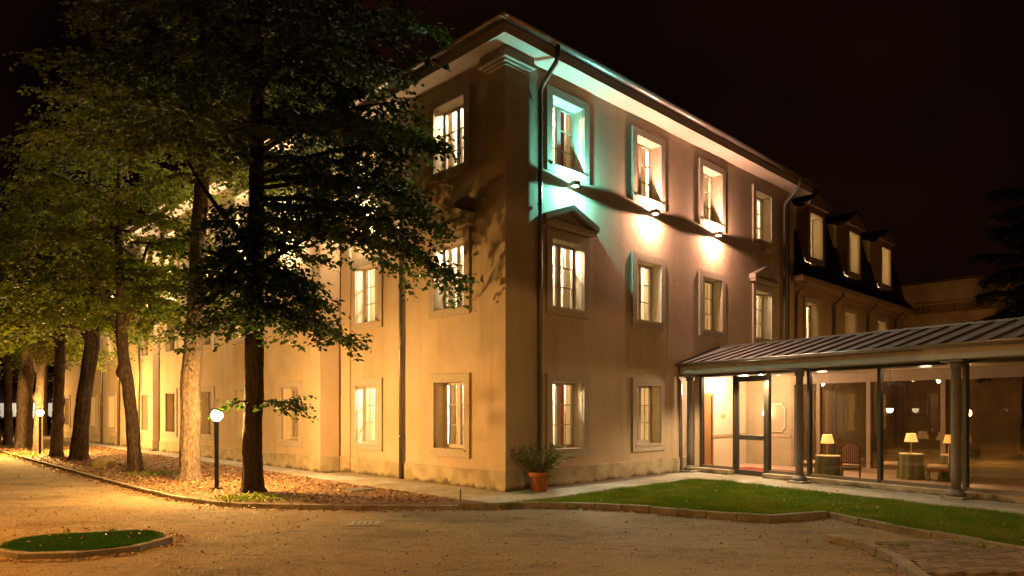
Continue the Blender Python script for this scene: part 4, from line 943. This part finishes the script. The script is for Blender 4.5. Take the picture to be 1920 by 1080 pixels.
forked('thick pale trunked tree left of the far lamp', (-21.2, 29.8, .04), 4.5, .31, (.3, 0), 15, 4.8, 11, 20, 3.1, tg=.11, lg=.08, ls=.14)
forked('narrow dark tree near the left edge of the bed', (-23.9, 32.6, .04), 3.6, .18, (0, 0), 16, 4.4, 11, 16, 3.0, tg=.12, lg=.085, ls=.155)
forked('leftmost tree of the row at the edge of the view', (-26.5, 35.2, .04), 4.0, .25, (0, 0), 17, 4.5, 11, 16, 3.2, tg=.12, lg=.085, ls=.155)
# trees on the far side of the drive and behind, dark
random.seed(31)
for k, (x, y, h, lab) in enumerate(((-21, 22, 10, 'dark tree crown filling the upper left corner'), (-30, 44, 12, 'dark tree beyond the end of the building'), (-38, 40, 12, 'dark tree at the far left beyond the drive'))):
    tree('dark_tree', lab, (x, y, 0), [(0, 0, 0), (0, 0, 2), (.1, 0, 5), (.1, 0, h)], [.28, .25, .2, .05], crown(3.4 if k else 5.2, h, 22, 4.2, lambda f: 1 - .4 * f), leaf=LEAF if k else LEAF, twig_gap=.24, leaf_gap=.13, leaf_size=.17, group='dark background trees', twig_len=1.0)
tree('dark_conifer', 'black needle tree against the ochre court building at right', (20.3, 27.0, 0), [(0, 0, 0), (0, 0, 2), (.1, 0, 5), (.1, 0, 11)], [.25, .22, .18, .04], crown(3.6, 10.5, 36, 2.4, lambda f: 1 - .5 * f, el0=-.05, curve=.25), leaf=LEAFD, bark=BARKD, twig_gap=.055, leaf_gap=.05, leaf_size=.16, group='dark background trees', twig_len=.6)
# hedge, far pale house
hd = thing('far_hedge', 'low dark hedge at the far end of the drive', 'hedge', (-44, 62, 0))
P = rng.uniform([-24, -1, 0], [24, 1, 1.0], (9000, 3)); link('foliage', leaves_mesh('foliage', P, rng.normal(0, 1, (9000, 3)), rng.normal(0, 1, (9000, 3)), rng.uniform(.15, .3, 9000), LEAFD), hd)
MB().box(-23.5, 23.5, -.6, .6, 0, .85).build('hedge_core', mat('hedge_core', (.02, .025, .01), .95), hd)
ph = thing('pale_house', 'small bright white house glimpsed between trunks at far left', 'house', (-53, 75, 0))
MB().box(-8, 9, 0, 6, 0, 2.4).build('wall', WHITE, ph)
b = MB(); b.v = [(-8.4, -.4, 2.4), (9.4, -.4, 2.4), (9.4, 6.4, 2.4), (-8.4, 6.4, 2.4), (-6, 3, 4.2), (7, 3, 4.2)]; b.f = [(0, 1, 5, 4), (1, 2, 5), (2, 3, 4, 5), (3, 0, 4)]; b.build('roof', ROOFTILE, ph)
for x in (-5, 0.5, 6):
    b = MB(); b.box(x - .12, x + .12, -.2, 0, 2.0, 2.2); o = b.build('added_wall_lamp', emit_mat('added_house_lamp_glow', (.9, 1, .95), 20), ph); lamp('light', 'POINT', 260, (1, .93, .8), ph, (x, -1.4, 2.1), (0, 0, 0), .1)  # lamps added to light the white wall

# ------------------------------------------------------------------ small things
st = thing('mossy_stone', 'rounded mossy boulder between two trunks in the bed', 'stone', (-11.9, 20.0, .05))
me = bpy.data.meshes.new('boulder'); bm = bmesh.new(); bmesh.ops.create_icosphere(bm, subdivisions=3, radius=.35)
for vtx in bm.verts:
    p = vtx.co; s = 1 + .13 * math.sin(p.x * 9 + 1) * math.cos(p.y * 8) + .06 * math.sin(p.z * 17); vtx.co = Vector((p.x * 1.0 * s, p.y * .8 * s, max(-.05, p.z * .62 * s + .1 + p.x * .12)))
bm.to_mesh(me); bm.free(); me.materials.append(mat('mossy_rock', (.46, .36, .15), .9, (.28, .23, .10), 5, .7, 18)); me.shade_smooth(); link('boulder', me, st)
# plant in terracotta pot
pp = thing('potted_shrub', 'wiry half bare shrub in a terracotta pot at the building corner', 'potted plant', (.55, 13.98, PAVE_Z))
MB().lathe([(.15, 0), (.16, .02), (.20, .30), (.215, .31), (.235, .33), (.235, .38), (.22, .40), (.195, .395), (.19, .33)], 28).build('pot', TERRA, pp, smooth=True)
MB().lathe([(.19, .33), (.05, .345)], 20).build('soil', SOIL, pp)
b = MB()
for s in (-.06, .06): b.tube([(s - .03, -.215, .25), (s, -.222, .225), (s + .03, -.215, .245)], .008, 6)
b.build('swag', TERRA, pp)
w = MB(); P, D = [], []
random.seed(5)
for k in range(46):
    az = random.random() * 6.28; sp_ = random.uniform(.10, .58); hh = random.uniform(.35, .62) * (1.1 - sp_ * .4); x0, y0 = .1 * math.cos(az), .1 * math.sin(az)
    pts = [Vector((x0 + sp_ * math.cos(az) * t ** 1.4 + random.uniform(-.015, .015), y0 + sp_ * .8 * math.sin(az) * t ** 1.4, .34 + hh * t)) for t in np.linspace(0, 1, 6)]
    w.tube(pts, np.linspace(.008, .003, 6), 5)
    for t in range(2, 6):
        for j in range(6):
            P.append(tuple(pts[t] + Vector((random.uniform(-.03, .03), random.uniform(-.03, .03), random.uniform(-.04, .03))))); D.append((math.cos(az) + random.uniform(-1, 1), math.sin(az) + random.uniform(-1, 1), random.uniform(-.4, .9)))
w.build('stems', mat('twig', (.16, .10, .05), .9), pp)
P = np.array(P); D = np.array(D); link('leaves', leaves_mesh('leaves', P, D, rng.normal(0, 1, P.shape), rng.uniform(.03, .075, len(P)), leaf_mat('shrub_leaf', (.05, .085, .015), (.15, .16, .045)), .5), pp)
P = np.array([.2, -.1, .36]) + rng.normal(0, .06, (220, 3)) * [1, 1, 1.4]; link('trailing_leaves', leaves_mesh('trailing_leaves', P, rng.normal(0, 1, P.shape) - [0, 0, .6], rng.normal(0, 1, P.shape), rng.uniform(.02, .05, 220), WEED, .5), pp)
# drain cover with slots
X, Y = GP(685, 982)
dc = thing('drain_cover', 'square slotted drain cover set in the asphalt', 'drain cover', (X, Y, 0), .05)
MB().box(-.27, .27, -.24, .24, -.02, .006).build('frame', KERB, dc)
b = MB(); b.box(-.22, .22, -.19, .19, .006, .014); b.build('plate', mat('drain_plate', (.36, .32, .24), .8, None, 12), dc)
for j in (-.075, .075):
    for i in range(4): MB().box(-.16 + i * .085, -.12 + i * .085, j - .05, j + .05, .0141, .0165).build('slot', BLACKM, dc)
X, Y = GP(672, 918, .07)
ic = thing('inspection_cover', 'flat rectangular cover lying in the leaf bed', 'cover', (X, Y, .056), HOTEL_ROT); MB().box(-.28, .28, -.22, .22, 0, .03).build('lid', CAST, ic); MB().box(-.32, .32, -.26, .26, 0, .02).build('frame', KERB, ic)
X, Y = GP(863, 943, .06)
sk = MB().tube([(0, 0, 0), (.005, 0, .20), (0, 0, .26)], .012, 8).build('iron_stake', CAST, None, (X, Y, .05)); tag(sk, 'short iron stake at the tip of the leaf bed', 'stake')
mt = MB(); q = [UV(-.05, -.68), UV(.42, -.62), UV(.50, -.20), UV(-.06, -.16)]; mt.prism([p[:2] for p in q], .0775, .086); o = mt.build('green_patch', mat('green_patch', (.10, .22, .13), .9, (.30, .34, .25), 9, .2, 60)); tag(o, 'green patch on the pavement beside the terracotta pot', 'mat')  # thin flat green patch laid on the pavement
# fallen leaves
def litter(name, P, z, n, s0, s1, label):
    n = len(P); P3 = np.concatenate([P, np.full((n, 1), z) + rng.uniform(0, .015, (n, 1))], 1)
    D = np.concatenate([rng.normal(0, 1, (n, 2)), rng.normal(0, .18, (n, 1))], 1); N = np.concatenate([rng.normal(0, .35, (n, 2)), np.ones((n, 1))], 1)
    o = link(name, leaves_mesh(name, P3, D, N, rng.uniform(s0, s1, n), LITTER)); return tag(o, label, None, None, 'stuff')
Pb = scatter([tuple(UV(-1.45, 26)[:2]), tuple(UV(-1.45, -.3)[:2]), GP(850, 951), GP(600, 950), GP(480, 948), GP(330, 933), tuple(UV(-5.1, 6.1)[:2]), tuple(UV(-5.1, 26)[:2])], 52000)
litter('fallen_leaves', Pb, .062, 0, .035, .085, 'brown fallen leaves covering the bed under the trees')
line = []
for pts, n_, sd in ((kerb_bed[3:], 2600, .16), (kerb_lawn, 420, .10), (kerb_right, 160, .1), (kerb_step, 60, .08), (oval(OV[0], OV[1], OV[2] + .07, OV[3] + .07, OV[4], 60), 520, .06), (bk, 160, .08)):
    pts = np.array(pts); seg = np.linalg.norm(np.diff(pts, axis=0), axis=1); i = rng.choice(len(seg), n_, p=seg / seg.sum()); f = rng.random((n_, 1)); p = pts[i] * (1 - f) + pts[i + 1] * f
    d = unit(pts[i + 1] - pts[i]); nn = np.stack([d[:, 1], -d[:, 0]], 1); line.append(p + nn * np.abs(rng.normal(.02, sd, (n_, 1))))
road = np.concatenate([rng.uniform([-9, 5], [8, 12], (650, 2)), rng.uniform([-22, 9], [-6, 24], (1500, 2))]); road = road[~in_poly(road, np.array(bed)) & ~in_poly(road, np.array(lawn)) & ~in_poly(road, np.array(ov)) & ~in_poly(road, np.array(bp_poly))]
litter('fallen_leaves', np.concatenate(line + [road]), .006, 0, .025, .06, 'scattered fallen leaves on the asphalt and along the kerbs')
litter('fallen_leaves', np.concatenate([scatter(lawn, 420), scatter(ov_in, 60)]), .125, 0, .03, .06, 'few fallen leaves lying on the lawn and island grass')
# grass
def grass(name, poly, z, n, h0, h1, label, m=GRASS):
    P = scatter(poly, n); n = len(P); h = rng.uniform(h0, h1, n) * (1 + .45 * np.sin(P[:, 0] * 3.1 + 1.3 * np.sin(P[:, 1] * 2.3)) * np.sin(P[:, 1] * 3.7 + np.sin(P[:, 0] * 1.9))); az = rng.uniform(0, 6.283, n); wd_ = rng.uniform(.003, .006, n); ln = rng.normal(0, .35, (n, 2)) * h[:, None]
    dx = np.stack([np.cos(az), np.sin(az)], 1) * wd_[:, None]; z0 = np.full(n, z)
    V = np.stack([np.column_stack([P - dx, z0]), np.column_stack([P + dx, z0]), np.column_stack([P + ln, z0 + h])], 1).reshape(-1, 3)
    o = link(name, np_mesh(name, V, np.arange(3 * n).reshape(-1, 3), m)); return tag(o, label, None, None, 'stuff')
grass('lawn_grass', lawn, .068, 330000, .03, .075, 'short green lawn grass in front of the gallery')
grass('island_grass', ov_in, .052, 80000, .02, .045, 'short green grass of the oval island', leaf_mat('island_blade', (.020, .070, .008), (.045, .12, .014), .3))
def weeds(name, centres, label, s=.07):
    P = []; 
    for x, y, z, r, n_ in centres: P.append(np.array([x, y, z]) + rng.normal(0, 1, (n_, 3)) * [r, r, .015] + [0, 0, .02])
    P = np.concatenate(P); D = np.concatenate([rng.normal(0, 1, (len(P), 2)), rng.uniform(.1, 1, (len(P), 1))], 1)
    o = link(name, leaves_mesh(name, P, D, rng.normal(0, .4, P.shape) + [0, 0, 1], rng.uniform(s * .5, s * 1.2, len(P)), WEED, .5)); return tag(o, label, None, None, 'stuff')
g1 = GP(460, 935, .06); g2 = GP(285, 890, .06); g3 = GP(520, 938, .06); k1 = GP(1690, 1026, .09); k2 = GP(1800, 1022, .09); k3 = GP(1850, 1033, .1); i1 = GP(120, 1003, .08); i2 = GP(215, 997, .08); k4 = GP(1075, 951, .03)
weeds('weeds', [(g1[0], g1[1], .06, .28, 420), (g2[0], g2[1], .06, .4, 380), (g3[0], g3[1], .06, .35, 160), (-17.6, 25.3, .06, .6, 400), (k1[0], k1[1], .085, .05, 16), (k2[0], k2[1], .085, .06, 16), (k3[0], k3[1], .1, .06, 20), (i1[0], i1[1], .07, .04, 14), (i2[0], i2[1], .07, .04, 14), (k4[0], k4[1], .01, .1, 50)], 'yellow green weeds at trunk feet and in paving joints')

# loose grit and cracks on the drive
gp_ = np.concatenate([rng.uniform([-9, 6.6], [8, 12.2], (52000, 2)), rng.uniform([-16, 9], [-5, 20], (14000, 2))])
gp_ = gp_[~in_poly(gp_, np.array(bed)) & ~in_poly(gp_, np.array(lawn)) & ~in_poly(gp_, np.array(ov)) & ~in_poly(gp_, np.array(bp_poly)) & (np.abs(gp_[:, 0]) < gp_[:, 1] * .78)]
n = len(gp_); r = rng.uniform(.004, .013, n) * np.where(rng.random(n) < .04, 1.9, 1); az = rng.uniform(0, 6.28, n)
V = []
for k in range(3): V.append(np.column_stack([gp_[:, 0] + r * np.cos(az + k * 2.094) * rng.uniform(.7, 1.3, n), gp_[:, 1] + r * np.sin(az + k * 2.094) * rng.uniform(.7, 1.3, n), np.full(n, .001)]))
V.append(np.column_stack([gp_ + rng.normal(0, .2, (n, 2)) * r[:, None], r * rng.uniform(.5, .9, n) + .001]))
V = np.stack(V, 1).reshape(-1, 3); bI = (np.arange(n) * 4)[:, None]
Fg = np.concatenate([bI + np.array([[0, 1, 3]]), bI + np.array([[1, 2, 3]]), bI + np.array([[2, 0, 3]])], 1).reshape(-1, 3)
o = link('grit', np_mesh('grit', V, Fg, leaf_mat('grit_stone', (.14, .10, .05), (.42, .32, .18), .0))); tag(o, 'fine loose grit on the worn drive', None, None, 'stuff')
ground_o = bpy.data.objects['ground']
CRK = mat('crack_dirt', (.05, .035, .018), .95)
for pts in ([GP(-40, 992), GP(60, 985), GP(135, 979), GP(200, 981)], [GP(1020, 1012), GP(1110, 1021), GP(1180, 1019), GP(1290, 1031), GP(1380, 1029)], [GP(560, 1003), GP(640, 1012), GP(700, 1030), GP(790, 1036)], [GP(1330, 1004), GP(1400, 1012), GP(1480, 1008)]):
    L_, P_ = [], []
    for i in range(len(pts) - 1):
        for t in np.linspace(0, 1, 9)[:-1]:
            x = pts[i][0] + (pts[i + 1][0] - pts[i][0]) * t + rng.normal(0, .012); y = pts[i][1] + (pts[i + 1][1] - pts[i][1]) * t + rng.normal(0, .02); w_ = rng.uniform(.003, .011); L_.append((x, y - w_, .003)); P_.append((x, y + w_, .003))
    b = MB(); b.v = L_ + P_; k = len(L_); b.f = [(i, i + 1, k + i + 1, k + i) for i in range(k - 1)]; b.build('crack', CRK, ground_o)
